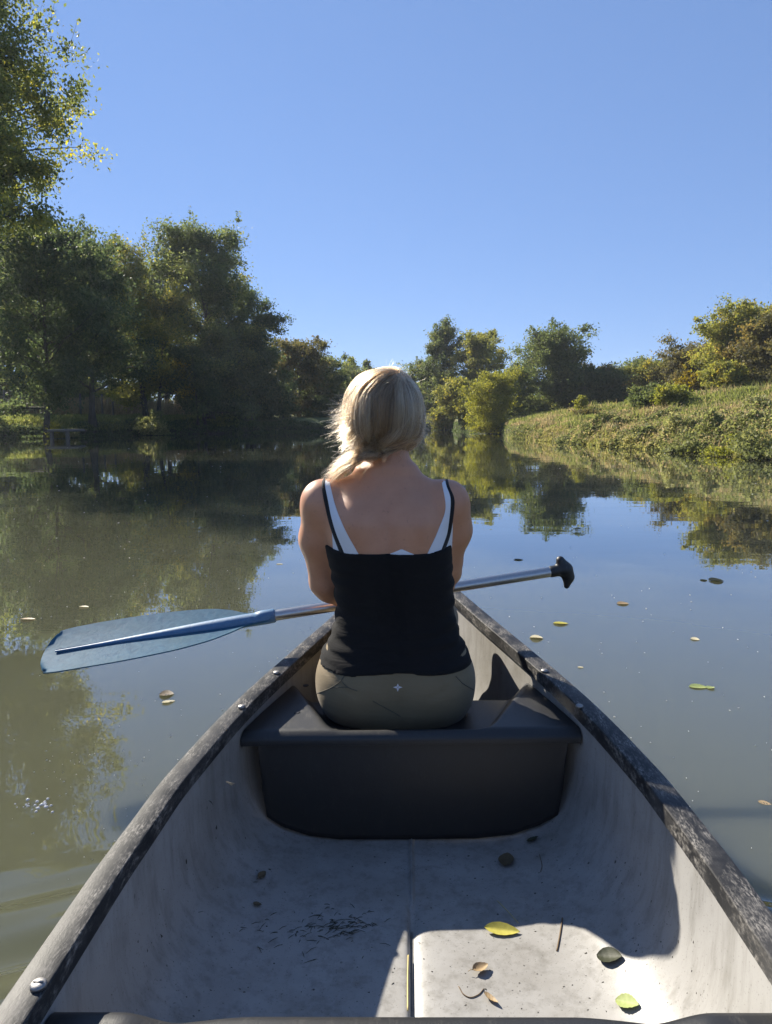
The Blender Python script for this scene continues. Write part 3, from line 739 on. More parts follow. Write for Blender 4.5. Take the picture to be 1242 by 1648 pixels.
# understorey behind the left lawn
for i, (u, r, v, sp, pal, lab) in enumerate([(12, 46, 596, 2.4, 'yellow', 'yellow sunlit shrub in the wood at the far left edge'), (60, 49, 606, 2.2, 'yellow', 'yellow green shrub seen left of the slim alder trunk'), (115, 47, 620, 1.9, 'mid', 'green shrub between the slim and the forked alder trunk'),
        (160, 50, 612, 2.2, 'bush', 'bright shrub in the wood right of the forked alder'), (205, 48, 622, 1.8, 'yellow', 'yellow shrub deep in the wood before the willow stems'), (-40, 44, 560, 2.4, 'dark', 'dark shrub at the edge of the view in the left wood')]):
    T('understorey_shrub', lab, u, r, v, sp, 8000, .16, pal, prof='dome', cb=.04, up=.5, group='shrubs under the left wood', stems=3)
for i, (u, r, v) in enumerate([(20, 52, 430), (85, 54, 420), (150, 56, 410), (200, 52, 440), (270, 54, 430), (-30, 50, 400)]):
    T('wood_tree', ['straight dark tree deep in the left wood at its far edge', 'dark tree behind the slim alder deep in the wood', 'dark tree behind the forked alder deep in the wood', 'dark tree between alder and willow deep in the wood', 'dark tree behind the yellowish willow deep in the wood', 'dark tree cut by the left edge deep in the wood'][i], u, r, v, 3.0, 18000, .2, 'mid', prof='oval', cb=.3, up=.6, group='trees deep in the left wood')
for i, (u, r, v, sp, pal, lab) in enumerate([(455, 46.5, 612, 1.9, 'dark', 'dark waterline shrub at the right foot of the left wood'), (505, 49.5, 632, 1.7, 'mid', 'waterline shrub left of the woman ear at the far bank'), (548, 51.5, 640, 1.8, 'dark', 'low waterline shrub right of the far green tree'),
        (600, 55, 640, 2.0, 'mid', 'waterline shrub hidden behind the blond hair'), (650, 58, 640, 2.0, 'olive', 'waterline shrub behind the right side of the hair'), (690, 57, 628, 1.8, 'mid', 'waterline shrub under the airy ash at the bend'), (716, 50, 640, 1.5, 'olive', 'low olive shrub by the water left of the pale willow bush'), (768, 43, 640, 1.1, 'bush', 'low light green shrub between the two waterside bushes'), (862, 46, 652, 1.3, 'mid', 'dark scrub behind the grassy point, under the broad ash')]):
    T('waterline_shrub', lab, u, r, v, sp, 13000, .14, pal, prof='dome', cb=.02, up=.4, group='shrubs along the far waterline', stems=3)
print('leaf tris', TRI[0], round(time.time() - T0, 1))

# far wood closing the view and bank herbage
def scatter(name, pts, tints, size, pal, rng, bias=(0, 0, .8), droop=0, ratio=.55):
    V, Fq = leaf_quads(pts, np.array(bias), size, rng, droop, ratio)
    o = mesh_obj(name, V, Fq, LEAF[pal], None, False, np.repeat(np.clip(tints, 0, 1), 4)); return tag(o, kind='stuff')
def far_wood():
    rng = np.random.default_rng(5); n = 110000
    az = rng.uniform(-85, 75, n); rr = rng.uniform(0, 9, n)
    base_r = np.interp(az, [-85, -40, -10, 0, 6, 12, 40, 75], [50, 58, 62, 92, 78, 60, 56, 50])
    hmax = np.interp(az, [-40, -14, -8, 0, 3, 8, 12, 20, 36], [9, 8, 5, 3.6, 3.6, 2.4, 2.6, 3.2, 4.0])
    x = (base_r + rr) * np.sin(np.radians(az)); y = (base_r + rr) * np.cos(np.radians(az))
    lump = .45 + .9 * fbm(np.stack([az * .8, rr * .15], -1), 3, 8)
    z = ground_z(x, y, False) + hmax * lump * rng.uniform(0, 1, n) ** .7
    P = np.stack([x, y, z], -1)
    scatter('distant_wood', P, .4 + .5 * (fbm(np.stack([az * 1.5, z * .5], -1), 2, 3) - .5) + rng.normal(0, .15, n), .42, 'mid', rng)
far_wood()
def herbage():
    rng = np.random.default_rng(11)
    # mounds of nettle and bramble on the lower right slope
    n = 150000
    az = 7.9 + rng.uniform(0, 1, n) ** .9 * 25; d = rng.uniform(0, 1, n) ** 1.5 * 6.8 - .35
    r = shore(az) + d; x = r * np.sin(np.radians(az)); y = r * np.cos(np.radians(az))
    mound = fbm(np.stack([x * 1.15, y * 1.15], -1), 3, 21); m2 = vnoise(np.stack([x * 3, y * 3], -1), 5)
    hgt = (.06 + 1.9 * np.clip(mound - .34, 0, 1) ** 1.25 * (1 - .5 * m2)) * np.interp(d, [-.4, .2, 2.2, 4.5, 6.5], [.75, 1.1, .85, .45, .22]) * np.interp(az, [7.9, 9, 11.5, 14, 22, 30], [.22, .45, .75, .8, 1.05, 1.3])
    z = np.maximum(ground_z(x, y), -.05) + hgt * rng.uniform(0, 1, n) ** .45
    keep = z > .015; P = np.stack([x, y, z], -1)[keep]
    P += rng.normal(0, .02, P.shape)
    t = .45 + .7 * (fbm(np.stack([x * .8, y * .8], -1), 2, 31) - .5)[keep] + rng.normal(0, .15, keep.sum())
    big = mound[keep] > .5
    a = scatter('bramble_herbage', P[big], t[big], .085, 'grey', rng, (0, 0, .9), 0, .7)
    b = scatter('nettle_herbage', P[~big], t[~big], .075, 'weed', rng, (0, 0, .7), .2, .45)
    k = 16000; sel_ = rng.choice(len(P), k, replace=False); Q = P[sel_] + np.stack([rng.normal(0, .05, k), rng.normal(0, .05, k), rng.uniform(0, .16, k)], -1)
    scatter('dry_weed_heads', Q, rng.normal(.5, .2, k), .075, 'straw', rng, (0, 0, .3), -.8, .35)
    # grass on the upper slope and crest
    n = 90000; az = 8.3 + rng.uniform(0, 1, n) * 22; d = 1.0 + rng.uniform(0, 1, n) * 11
    r = shore(az) + d; x = r * np.sin(np.radians(az)); y = r * np.cos(np.radians(az)); hg = .05 + .16 * vnoise(np.stack([x * 2, y * 2], -1), 3)
    P = np.stack([x, y, ground_z(x, y) + hg * .5], -1)
    dry = fbm(np.stack([x * .35, y * .35], -1), 3, 41)
    sel = dry + rng.normal(0, .06, n) > .56
    for nm, s_, pal in (('bank_grass', ~sel, 'grass'), ('dry_bank_grass', sel, 'straw')):
        Q = P[s_]; k = len(Q); ang = rng.uniform(0, 6.28, k); h = hg[s_] * rng.uniform(.8, 1.6, k); w = .03
        ln = rng.normal(0, .05, (k, 2)); bx = np.stack([np.cos(ang) * w, np.sin(ang) * w, np.zeros(k)], -1); b0 = Q.copy(); b0[:, 2] -= hg[s_] * .5
        tip = b0 + np.stack([ln[:, 0], ln[:, 1], h], -1)
        V = np.stack([b0 - bx, b0 + bx, tip + bx * .3, tip - bx * .3], 1).reshape(-1, 3); TRI[0] += 2 * k
        o = mesh_obj(nm, V, np.arange(4 * k).reshape(k, 4), LEAF[pal], None, False, np.repeat(np.clip(rng.normal(.45, .22, k), 0, 1), 4)); tag(o, kind='stuff')
    # tall grass tufts and bare stems breaking up the slope
    nt_ = 260; taz = 8.6 + rng.uniform(0, 1, nt_) * 21; td = rng.uniform(-.1, 8.5, nt_); kk = 34
    for nm, half, pal in (('tall_grass', 0, 'grass'), ('tall_dry_grass', 1, 'straw')):
        ids = np.arange(half, nt_, 2); az = np.repeat(taz[ids], kk); r = shore(az) + np.repeat(td[ids], kk); n = len(az)
        x = r * np.sin(np.radians(az)) + rng.normal(0, .13, n); y = r * np.cos(np.radians(az)) + rng.normal(0, .13, n); z = np.maximum(ground_z(x, y), -.02)
        h = np.repeat(rng.uniform(.16, .42, len(ids)), kk) * rng.uniform(.6, 1.2, n) * np.interp(az, [8, 11], [.5, 1]); ang = rng.uniform(0, 6.28, n); w = .011
        bx = np.stack([np.cos(ang) * w, np.sin(ang) * w, np.zeros(n)], -1); b0 = np.stack([x, y, z], -1); ln = rng.normal(0, .30, (n, 2)) * h[:, None]
        mid = b0 + np.stack([ln[:, 0] * .3, ln[:, 1] * .3, h * .62], -1); tip = b0 + np.stack([ln[:, 0], ln[:, 1], h], -1)
        V = np.stack([b0 - bx, b0 + bx, mid + bx * .8, mid - bx * .8, tip + bx * .15, tip - bx * .15], 1).reshape(-1, 3); f0 = np.arange(n)[:, None] * 6
        F_ = np.concatenate([f0 + np.array([[0, 1, 2, 3]]), f0 + np.array([[3, 2, 4, 5]])]); TRI[0] += 4 * n
        o = mesh_obj(nm, V, F_, LEAF[pal], None, False, np.repeat(np.clip(rng.normal(.5, .22, n), 0, 1), 6)); tag(o, kind='stuff')
    # left lawn grass and dry stalks behind it
    for nm, lo, hi, dd0, dd1, pal, hh, n in (('lawn_grass', -34, -13, .3, 6, 'grass', .10, 36000), ('dry_stalks', -34, -14, 8, 12, 'straw', .75, 9000)):
        az = rng.uniform(lo, hi, n); r = shore(az) + rng.uniform(dd0, dd1, n); x = r * np.sin(np.radians(az)); y = r * np.cos(np.radians(az)); z = ground_z(x, y)
        ang = rng.uniform(0, 6.28, n); h = hh * rng.uniform(.5, 1.4, n); w = .03; bx = np.stack([np.cos(ang) * w, np.sin(ang) * w, np.zeros(n)], -1)
        b0 = np.stack([x, y, z], -1); tip = b0 + np.stack([rng.normal(0, .3 * hh, n), rng.normal(0, .3 * hh, n), h], -1)
        V = np.stack([b0 - bx, b0 + bx, tip + bx * .3, tip - bx * .3], 1).reshape(-1, 3); TRI[0] += 2 * n
        o = mesh_obj(nm, V, np.arange(4 * n).reshape(n, 4), LEAF[pal], None, False, np.repeat(np.clip(rng.normal(.45, .22, n), 0, 1), 4)); tag(o, kind='stuff')
    # left bank hanging weeds
    n = 34000; az = rng.uniform(-34, 9, n); d = rng.uniform(-.25, 1.0, n); r = shore(az) + d; x = r * np.sin(np.radians(az)); y = r * np.cos(np.radians(az))
    z = np.maximum(ground_z(x, y), -.02) + rng.uniform(0, .28, n) * vnoise(np.stack([x, y], -1), 9)
    scatter('bank_weeds', np.stack([x, y, z], -1), rng.normal(.4, .2, n), .10, 'dark', rng, (0, 0, .5), .4)
herbage()
print('T herb', TRI[0], round(time.time() - T0, 1))



# ------------------------------------------------------------------ person: one implicit body, meshed once
class Field:
    def __init__(s, lo, hi, h):
        s.lo = np.array(lo, float); s.h = h; s.n = np.ceil((np.array(hi) - s.lo) / h).astype(int) + 1
        s.F = np.full(s.n, .5, np.float32); s.ax = [(s.lo[k] + np.arange(s.n[k]) * h).astype(np.float32) for k in range(3)]
    def sub(s, lo, hi):
        i0 = np.clip(np.floor((np.array(lo) - s.lo) / s.h).astype(int), 0, s.n); i1 = np.clip(np.ceil((np.array(hi) - s.lo) / s.h).astype(int) + 1, 0, s.n)
        sl = tuple(slice(a, b) for a, b in zip(i0, i1))
        X, Y, Z = np.meshgrid(*[s.ax[k][sl[k]] for k in range(3)], indexing='ij'); return sl, X, Y, Z
    def join(s, sl, d, k, cut=False):
        A = s.F[sl]; d = d.astype(np.float32)
        if cut: d = -d; A2 = -A; h = np.clip(.5 + .5 * (-d * -1 - A2 * 1) / k, 0, 1)
        h = np.clip(.5 + .5 * (d - A) / k, 0, 1); s.F[sl] = d * (1 - h) + A * h - k * h * (1 - h)
    def cone(s, a, b, ra, rb, k=.02):
        a = np.array(a, float); b = np.array(b, float); m = max(ra, rb) + k + .03
        sl, X, Y, Z = s.sub(np.minimum(a, b) - m, np.maximum(a, b) + m)
        ab = b - a; L2 = ab @ ab
        t = np.clip(((X - a[0]) * ab[0] + (Y - a[1]) * ab[1] + (Z - a[2]) * ab[2]) / L2, 0, 1)
        d = np.sqrt((X - a[0] - t * ab[0]) ** 2 + (Y - a[1] - t * ab[1]) ** 2 + (Z - a[2] - t * ab[2]) ** 2) - (ra + (rb - ra) * t)
        s.join(sl, d, k)
    def ell(s, c, r, k=.02):
        c = np.array(c, float); r = np.array(r, float); m = r + k + .03
        sl, X, Y, Z = s.sub(c - m, c + m); x, y, z = (X - c[0]), (Y - c[1]), (Z - c[2])
        k0 = np.sqrt((x / r[0]) ** 2 + (y / r[1]) ** 2 + (z / r[2]) ** 2); k1 = np.sqrt((x / r[0] ** 2) ** 2 + (y / r[1] ** 2) ** 2 + (z / r[2] ** 2) ** 2) + 1e-6
        s.join(sl, k0 * (k0 - 1) / k1, k)
    def sample(s, P):
        q = (np.asarray(P, float) - s.lo) / s.h; q = np.clip(q, 0, s.n - 1.001); i = q.astype(int); f = q - i; out = 0
        for c in range(8):
            o = np.array([c & 1, (c >> 1) & 1, (c >> 2) & 1]); w = np.prod(np.where(o, f, 1 - f), -1); j = i + o
            out = out + w * s.F[j[..., 0], j[..., 1], j[..., 2]]
        return out
    def normal(s, P):
        e = s.h; g = np.stack([s.sample(P + np.eye(3)[k] * e) - s.sample(P - np.eye(3)[k] * e) for k in range(3)], -1)
        return g / (np.linalg.norm(g, axis=-1, keepdims=True) + 1e-9)
    def hit(s, u, v, t0=1.45, t1=2.4):
        d = ray(u, v); ts = np.arange(t0, t1, .002); f = s.sample(EYEP + ts[:, None] * d)
        i = np.argmax(f < 0)
        if f[i] >= 0: i = int(np.argmin(f)); return EYEP + ts[i] * d
        a = f[i - 1] / (f[i - 1] - f[i]) if i else 0; return EYEP + (ts[i - 1] + .002 * a) * d
def surface_net(F, lo, h):
    n = np.array(F.shape); sg = F < 0
    c = [sg[(o & 1):n[0] - 1 + (o & 1), ((o >> 1) & 1):n[1] - 1 + ((o >> 1) & 1), ((o >> 2) & 1):n[2] - 1 + ((o >> 2) & 1)] for o in range(8)]
    cnt = sum(x.astype(np.int8) for x in c); act = (cnt > 0) & (cnt < 8); I = np.argwhere(act)
    idx = np.full(act.shape, -1, np.int64); idx[act] = np.arange(len(I))
    off = [np.array([o & 1, (o >> 1) & 1, (o >> 2) & 1]) for o in range(8)]
    val = np.stack([F[I[:, 0] + o[0], I[:, 1] + o[1], I[:, 2] + o[2]] for o in off], 1).astype(float)
    S = np.zeros((len(I), 3)); C = np.zeros(len(I))
    for a in range(8):
        for b in range(a + 1, 8):
            if bin(a ^ b).count('1') != 1: continue
            va, vb = val[:, a], val[:, b]; m = (va < 0) != (vb < 0); t = np.where(m, va / np.where(m, va - vb, 1), 0)
            S += np.where(m[:, None], off[a] + t[:, None] * (off[b] - off[a]), 0); C += m
    V = lo + (I + S / C[:, None]) * h; Q = []
    for k in range(3):
        a, b = [(1, 2), (2, 0), (0, 1)][k]
        s0 = [slice(None)] * 3; s1 = [slice(None)] * 3; s0[k] = slice(0, n[k] - 1); s1[k] = slice(1, n[k])
        A, B = sg[tuple(s0)], sg[tuple(s1)]; E = np.argwhere(A != B)
        E = E[(E[:, a] > 0) & (E[:, b] > 0) & (E[:, a] < n[a] - 1) & (E[:, b] < n[b] - 1)]
        fl = A[E[:, 0], E[:, 1], E[:, 2]]
        ea = np.eye(3, dtype=int)[a]; eb = np.eye(3, dtype=int)[b]
        q = np.stack([idx[tuple((E - ea - eb).T)], idx[tuple((E - eb).T)], idx[tuple(E.T)], idx[tuple((E - ea).T)]], 1)
        q[~fl] = q[~fl][:, ::-1]; Q.append(q)
    return V, np.concatenate(Q)
def relax(V, Q, it=2, f=.5):
    for _ in range(it):
        S = np.zeros_like(V); C = np.zeros(len(V))
        for a, b in ((0, 1), (1, 2), (2, 3), (3, 0)):
            np.add.at(S, Q[:, a], V[Q[:, b]]); np.add.at(S, Q[:, b], V[Q[:, a]]); np.add.at(C, Q[:, a], 1); np.add.at(C, Q[:, b], 1)
        V = V * (1 - f) + f * S / np.maximum(C, 1)[:, None]
    return V

PA_ = EYEP + ray(68, 1050) * (1.84 / ray(68, 1050)[1])          # blade tip
PB_ = EYEP + ray(906, 917) * (2.08 / ray(906, 917)[1])          # grip
SH_L, SH_R2 = np.array([-.206, 1.800, .708]), np.array([.110, 1.800, .708])
EL_L, EL_R = np.array([-.212, 1.862, .482]), np.array([.116, 1.868, .535])
PAD_A, PAD_B = np.array(PA_), np.array(PB_)      # paddle axis: blade tip to grip
def pad(t): return PAD_A + (PAD_B - PAD_A) * t
HA_L, HA_R = pad(.575), pad(.735)
TZ = [.15, .20, .25, .30, .36, .43, .50, .56, .60, .65, .695, .735, .772]
TCX = [-.021, -.021, -.021, -.021, -.021, -.022, -.027, -.035, -.040, -.046, -.048, -.048, -.047]
TCY = [1.805, 1.805, 1.805, 1.803, 1.802, 1.80, 1.797, 1.795, 1.795, 1.797, 1.800, 1.806, 1.812]
TA = [.175, .194, .197, .186, .160, .147, .150, .152, .154, .158, .150, .120, .070]
TB = [.120, .132, .132, .122, .106, .096, .100, .104, .106, .106, .096, .076, .050]
def torso_field(fd):
    sl, X, Y, Z = fd.sub((-.34, 1.60, .10), (.28, 2.0, .83))
    zz = Z[0, 0]; g = lambda v: smooth_interp(zz, TZ, v)[None, None].astype(np.float32)
    cx, cyy, a, b = g(TCX), g(TCY), g(TA), g(TB)
    x, y = X - cx, Y - cyy; n = 2.35
    f = ((np.abs(x) / a) ** n + (np.abs(y) / b) ** n) ** (1 / n) - 1
    G = np.gradient(f, fd.h); gm = np.sqrt(sum(q * q for q in G)); d = f / np.maximum(gm, 2.0)
    d = np.maximum(d, np.maximum(.14 - Z, Z - .79))
    back = (y < 0)
    # shoulder blades, spine furrow, loin dimples
    d -= back * .0140 * (np.exp(-((x + .078) / .040) ** 2 - ((Z - .665) / .060) ** 2) + np.exp(-((x - .082) / .040) ** 2 - ((Z - .660) / .060) ** 2))
    d += back * .0095 * np.exp(-((x - .004) / .018) ** 2) * sstep(.30, .42, Z) * sstep(.78, .70, Z)
    d -= back * .004 * (np.exp(-((np.abs(x) - .040) / .022) ** 2)) * sstep(.30, .40, Z) * sstep(.64, .52, Z)
    return sl, d.astype(np.float32), (X, Y, Z)
def build_person():
    root = thing('person', (-.02, 1.78, .15), 'blond woman in black top sitting on the bow seat, seen from behind, holding a paddle', 'person')
    h = .0052
    fd = Field((-.36, 1.58, -.12), (.30, 2.62, 1.09), h)
    sl, d, _ = torso_field(fd); fd.F[sl] = np.minimum(fd.F[sl], d)
    # neck, trapezius, head
    fd.cone((-.034, 1.808, .74), (-.046, 1.832, .875), .057, .050, .030)
    fd.cone((-.050, 1.808, .785), (-.158, 1.803, .722), .034, .030, .035); fd.cone((-.026, 1.808, .785), (.068, 1.803, .722), .034, .030, .035)
    fd.ell((-.052, 1.842, .950), (.074, .093, .090), .02); fd.ell((-.052, 1.870, .895), (.054, .066, .072), .03)
    fd.ell((-.052, 1.900, .848), (.026, .026, .020), .025); fd.cone((-.052, 1.936, .925), (-.052, 1.954, .893), .007, .012, .010)
    fd.ell((-.052, 1.930, .938), (.046, .014, .010), .012); fd.ell((-.052, 1.936, .866), (.022, .010, .008), .008)
    for sx in (-1, 1):
        fd.ell((-.052 + sx * .075, 1.842, .915), (.009, .020, .031), .008)
    # arms
    for S, E, Hn, rs in ((SH_L, EL_L, HA_L, .051), (SH_R2, EL_R, HA_R, .049)):
        sx = -1 if S[0] < 0 else 1
        fd.ell(S + (sx * .004, 0, -.012), (.050, .052, .058), .035)
        M = S * .55 + E * .45 + np.array([sx * .012, -.004, 0])
        fd.cone(S, M, rs * .92, .046, .03); fd.cone(M, E, .046, .037, .03)
        Wr = Hn + np.array([sx * .030, -.055, .030]); B = E * .62 + Wr * .38
        fd.cone(E, B, .036, .037, .02); fd.cone(B, Wr, .037, .024, .02)
        # hand: palm over the shaft, four fingers curled round it, thumb opposed
        ax = (PAD_B - PAD_A) / np.linalg.norm(PAD_B - PAD_A); up = np.array([0, 0, 1.]); fw = np.array([0, 1., 0])
        fd.cone(Wr, Hn + (0, -.020, .026), .021, .020, .02)
        fd.cone(Hn - ax * .026 + (0, -.004, .027), Hn + ax * .026 + (0, -.004, .027), .013, .012, .012)
        for i, (o, ln) in enumerate(((-.030, .86), (-.010, 1.0), (.010, .97), (.029, .78))):
            p = Hn + ax * o
            k = [p + up * .027 + fw * .004, p + up * .021 + fw * (.024 * ln + .004), p - up * .004 + fw * .029 * ln, p - up * .022 * ln + fw * .012]
            for a, b, r in zip(k[:-1], k[1:], (.0088, .0082, .0075)): fd.cone(a, b, r, r * .95, .004)
        tb = [Hn - ax * sx * -.030 * -1 + (0, -.018, .018), Hn + ax * sx * -.034 * 1 + (0, -.026, -.004), Hn + ax * sx * -.022 + (0, -.014, -.024)]
        for a, b, r in zip(tb[:-1], tb[1:], (.0105, .009)): fd.cone(a, b, r, r * .9, .006)
    # hips, thighs, shanks, feet
    for sx in (-1, 1):
        fd.ell((-.021 + sx * .088, 1.765, .238), (.100, .104, .088), .045)
        K = np.array([.0 + sx * .105, 2.16, .300]); A = np.array([.012 + sx * .058, 2.30, -.022])
        fd.cone((-.021 + sx * .092, 1.83, .250), K, .088, .056, .04); 
        fd.cone(K, K * .55 + A * .45 + (0, -.012, 0), .052, .048, .025); fd.cone(K * .55 + A * .45 + (0, -.012, 0), A, .048, .033, .025)
        fd.cone(A + (0, -.012, -.028), A + (0, .13, -.030), .026, .024, .02)
    # flat where the weight rests on the seat
    Zg = fd.ax[2][None, None]; Yg = fd.ax[1][None, :, None]
    seat_z = np.where(Yg < 1.95, .1515, -1).astype(np.float32)
    fd.F = np.maximum(fd.F, seat_z - Zg)
    # flesh fold by the left armpit
    V, Q = surface_net(fd.F, fd.lo, h); V = relax(V, Q, 2, .5)
    body = mesh_obj('body', V, Q, M_SKIN, root)
    # clothing grown from the same body
    def garment(name, F, mat, sl=None, it=2, label=None):
        lo = fd.lo + h * np.array([s_.start or 0 for s_ in sl]) if sl else fd.lo
        V, Q = surface_net(F, lo, h); V = relax(V, Q, it, .5); o = mesh_obj(name, V, Q, mat, root)
        if label: o['label'] = label
        return o
    # black top: torso only
    ft = Field((-.30, 1.58, .20), (.24, 2.0, .66), h)
    ft.F = fd.F[tuple(slice(int(round((ft.lo[k] - fd.lo[k]) / h)), int(round((ft.lo[k] - fd.lo[k]) / h)) + ft.n[k]) for k in range(3))].copy()
    ft2 = Field((-.34, 1.60, .10), (.28, 2.0, .83), h); sl2, dt, _ = torso_field(ft2); ft2.F[sl2] = dt
    for sx in (-1, 1): ft2.ell((-.021 + sx * .088, 1.765, .238), (.100, .104, .088), .045)
    for sx in (-1, 1): ft2.ell((-.045 + sx * .078, 1.885, .600), (.070, .052, .062), .03)       # bust
    X, Y, Z = np.meshgrid(*ft2.ax, indexing='ij')
    xr = X + .03; ang = np.arctan2(xr, -(Y - 1.8)); side = np.abs(ang)
    w1 = np.sin(Z * 2 * math.pi / .034 + 2.2 * np.sin(ang * 1.7 + 1) + 3 * np.sin(Z * 21)) 
    w2 = np.sin(Z * 2 * math.pi / .052 + ang * 3.1 + 1.5 * np.sin(ang * 4))
    amp = .0030 * sstep(.50, 1.35, side) * sstep(.60, .50, Z) * sstep(.27, .33, Z) + .0011 * sstep(.52, .36, Z) * sstep(.28, .32, Z)
    off = .0075 - .003 * sstep(.34, .46, Z) * sstep(.60, .5, Z)
    Ft = ft2.F - off - amp * (w1 * .7 + w2 * .5)
    top = .592 + .010 * sstep(.09, .165, np.abs(xr + .010)) + .10 * sstep(1.86, 1.80, -Y + 3.66) * 0
    hem = .300 + .004 * np.sin(ang * 3 + 1) - .006 * np.cos(ang)
    Ft = np.maximum(Ft, np.maximum(Z - top, hem - Z)).astype(np.float32)
    V, Q = surface_net(Ft, ft2.lo, h); V = relax(V, Q, 1, .4); tank = mesh_obj('tank_top', V, Q, M_TANK, root)
    # leggings: hips and legs
    X, Y, Z = np.meshgrid(*fd.ax, indexing='ij', sparse=True)
    crease = .0022 * np.exp(-((Z - .262 - .55 * (np.abs(X + .021) - .12)) / .006) ** 2) * (np.abs(X + .021) > .085) * (Y < 1.85)
    cleft = .010 * np.exp(-((X + .010) / .011) ** 2) * sstep(.255, .19, Z) * (Y < 1.78) * .25
    Fl = fd.F - .0045 + crease + cleft
    Fl = np.maximum(Fl, np.maximum(Z - .345, -.030 - Z))
    Fl = np.maximum(Fl, np.maximum(np.maximum(1.99 - Y + (Z - .34) * 50, -9), -9) * 0 - 9)
    arm = (Z > .345)
    Fl = np.where(arm, .3, Fl).astype(np.float32)
    # keep hands and arms out of the leggings
    hand = np.minimum(np.sqrt((X - HA_L[0]) ** 2 + (Y - HA_L[1]) ** 2 + (Z - HA_L[2]) ** 2), np.sqrt((X - HA_R[0]) ** 2 + (Y - HA_R[1]) ** 2 + (Z - HA_R[2]) ** 2)) - .075
    Fl = np.maximum(Fl, -hand).astype(np.float32)
    seatcut = np.where(Yg < 1.95, .1500, -1).astype(np.float32); Fl = np.maximum(Fl, seatcut - Z).astype(np.float32)
    V, Q = surface_net(Fl, fd.lo, h); V = relax(V, Q, 2, .5); leg = mesh_obj('leggings', V, Q, M_LEG, root)
    fs = Field(fd.lo, fd.lo + (fd.n - 1) * h, h); fs.F = Fl
    # shoes
    for sx in (-1, 1):
        A = np.array([.012 + sx * .058, 2.30, -.050]); P = Field(A + (-.06, -.08, -.04), A + (.06, .24, .06), .006)
        P.cone(A + (0, -.014, 0), A + (0, .13, -.004), .032, .030, .02)
        P.F = np.maximum(P.F, (A[2] - .024) - P.ax[2][None, None]); P.F = np.maximum(P.F, P.ax[2][None, None] - A[2] - .024)
        V, Q = surface_net(P.F, P.lo, P.h); mesh_obj('shoe', relax(V, Q, 1), Q, M_STRAPB, root)
    for sx in (-1, 1):
        mb = MB(); mb.lathe((-.052 + sx * .031, 1.926, .926), [(.001, -.011), (.008, -.008), (.011, 0), (.008, .008), (.001, .011)], 14, (0, 1, 0)); mb.build('eye', M_EYE, root)
    # ribbons laid on the skin
    def ribbon(name, left, right, mat, off=.0022, extra=None, cols=7, rows=34, parent=root, F=fd, label=None):
        def res(p):
            p = np.array(p, float); t = np.concatenate([[0], np.cumsum(np.linalg.norm(np.diff(p, axis=0), axis=1))]); t /= t[-1]
            q = np.linspace(0, 1, rows); return np.stack([smooth_interp(q, t, p[:, k]) for k in (0, 1)], -1)
        L, Rr = res(left), res(right); G = []
        for a, b in zip(L, Rr): G.append([F.hit(*(a + (b - a) * k)) for k in np.linspace(0, 1, cols)])
        G = np.array(G)
        if extra is not None:                      # carry on over the shoulder to the front
            last = G[-1]; tail = []
            for e in extra:
                row = []
                for p in last:
                    q = p + np.array(e); zt = np.arange(q[2] + .06, q[2] - .12, -.002); f = F.sample(np.stack([np.full_like(zt, q[0]), np.full_like(zt, q[1]), zt], -1)); i = int(np.argmax(f < 0)); 
                    q[2] = zt[i]; row.append(q)
                tail.append(row)
            G = np.concatenate([G, np.array(tail)])
        for _ in range(2): G[1:-1] = (G[:-2] + 2 * G[1:-1] + G[2:]) / 4
        Nn = F.normal(G); edge = 1 - .35 * np.abs(np.linspace(-1, 1, cols))[None, :, None] ** 4
        A = G + Nn * off * edge; Bk = G - Nn * .003
        mb = MB(); mb.grid(A); mb.grid(Bk, True)
        mb.grid(np.stack([Bk[:, 0], A[:, 0]], 1)); mb.grid(np.stack([A[:, -1], Bk[:, -1]], 1))
        o = mb.build(name, mat, parent)
        if label: o['label'] = label
        return o
    over = [(0, .012, 0), (0, .028, 0), (0, .045, 0), (0, .062, 0)]
    ribbon('bra_strap', [(537, 892), (534, 850), (523, 805), (519, 780)], [(577, 892), (554, 850), (539, 812), (530, 777)], M_WHITE, .0024, over, 9)
    ribbon('bra_strap', [(687, 892), (705, 853), (717, 815), (711, 778)], [(726, 892), (728, 845), (727, 803), (720, 780)], M_WHITE, .0024, over, 9)
    ribbon('top_strap', [(549, 893), (533, 850), (521, 805), (517, 781)], [(556, 893), (539, 850), (527, 803), (522, 779)], M_STRAPB, .0042, over, 5)
    ribbon('top_strap', [(706, 893), (720, 850), (725, 805), (717, 780)], [(712, 893), (726, 850), (731, 806), (722, 782)], M_STRAPB, .0042, over, 5)
    ribbon('bra_back', [(622, 893), (636, 888), (645, 884)], [(668, 893), (656, 888), (647, 884)], M_WHITE, .0024, None, 7, 10)
    # seams and the small pale emblem on the leggings
    def seam(pts, r=.0011):
        p = np.array(pts, float); t = np.linspace(0, 1, len(p)); q = np.linspace(0, 1, 40); uv = np.stack([smooth_interp(q, t, p[:, k]) for k in (0, 1)], -1)
        G = np.array([fs.hit(*a) for a in uv]); 
        for _ in range(3): G[1:-1] = (G[:-2] + 2 * G[1:-1] + G[2:]) / 4
        G += fs.normal(G) * .0004; mb = MB(); mb.tube(G, r, 5); mb.build('seam', M_SEAM, leg)
    seam([(509, 1116), (530, 1108), (548, 1096), (557, 1083)]); seam([(549, 1096), (560, 1106), (575, 1112)]); seam([(530, 1108), (545, 1106), (560, 1106)])
    seam([(762, 1110), (745, 1100), (733, 1088)]); seam([(600, 1128), (622, 1140), (645, 1153)])
    mb = MB()
    c0 = np.array([640., 1106.])
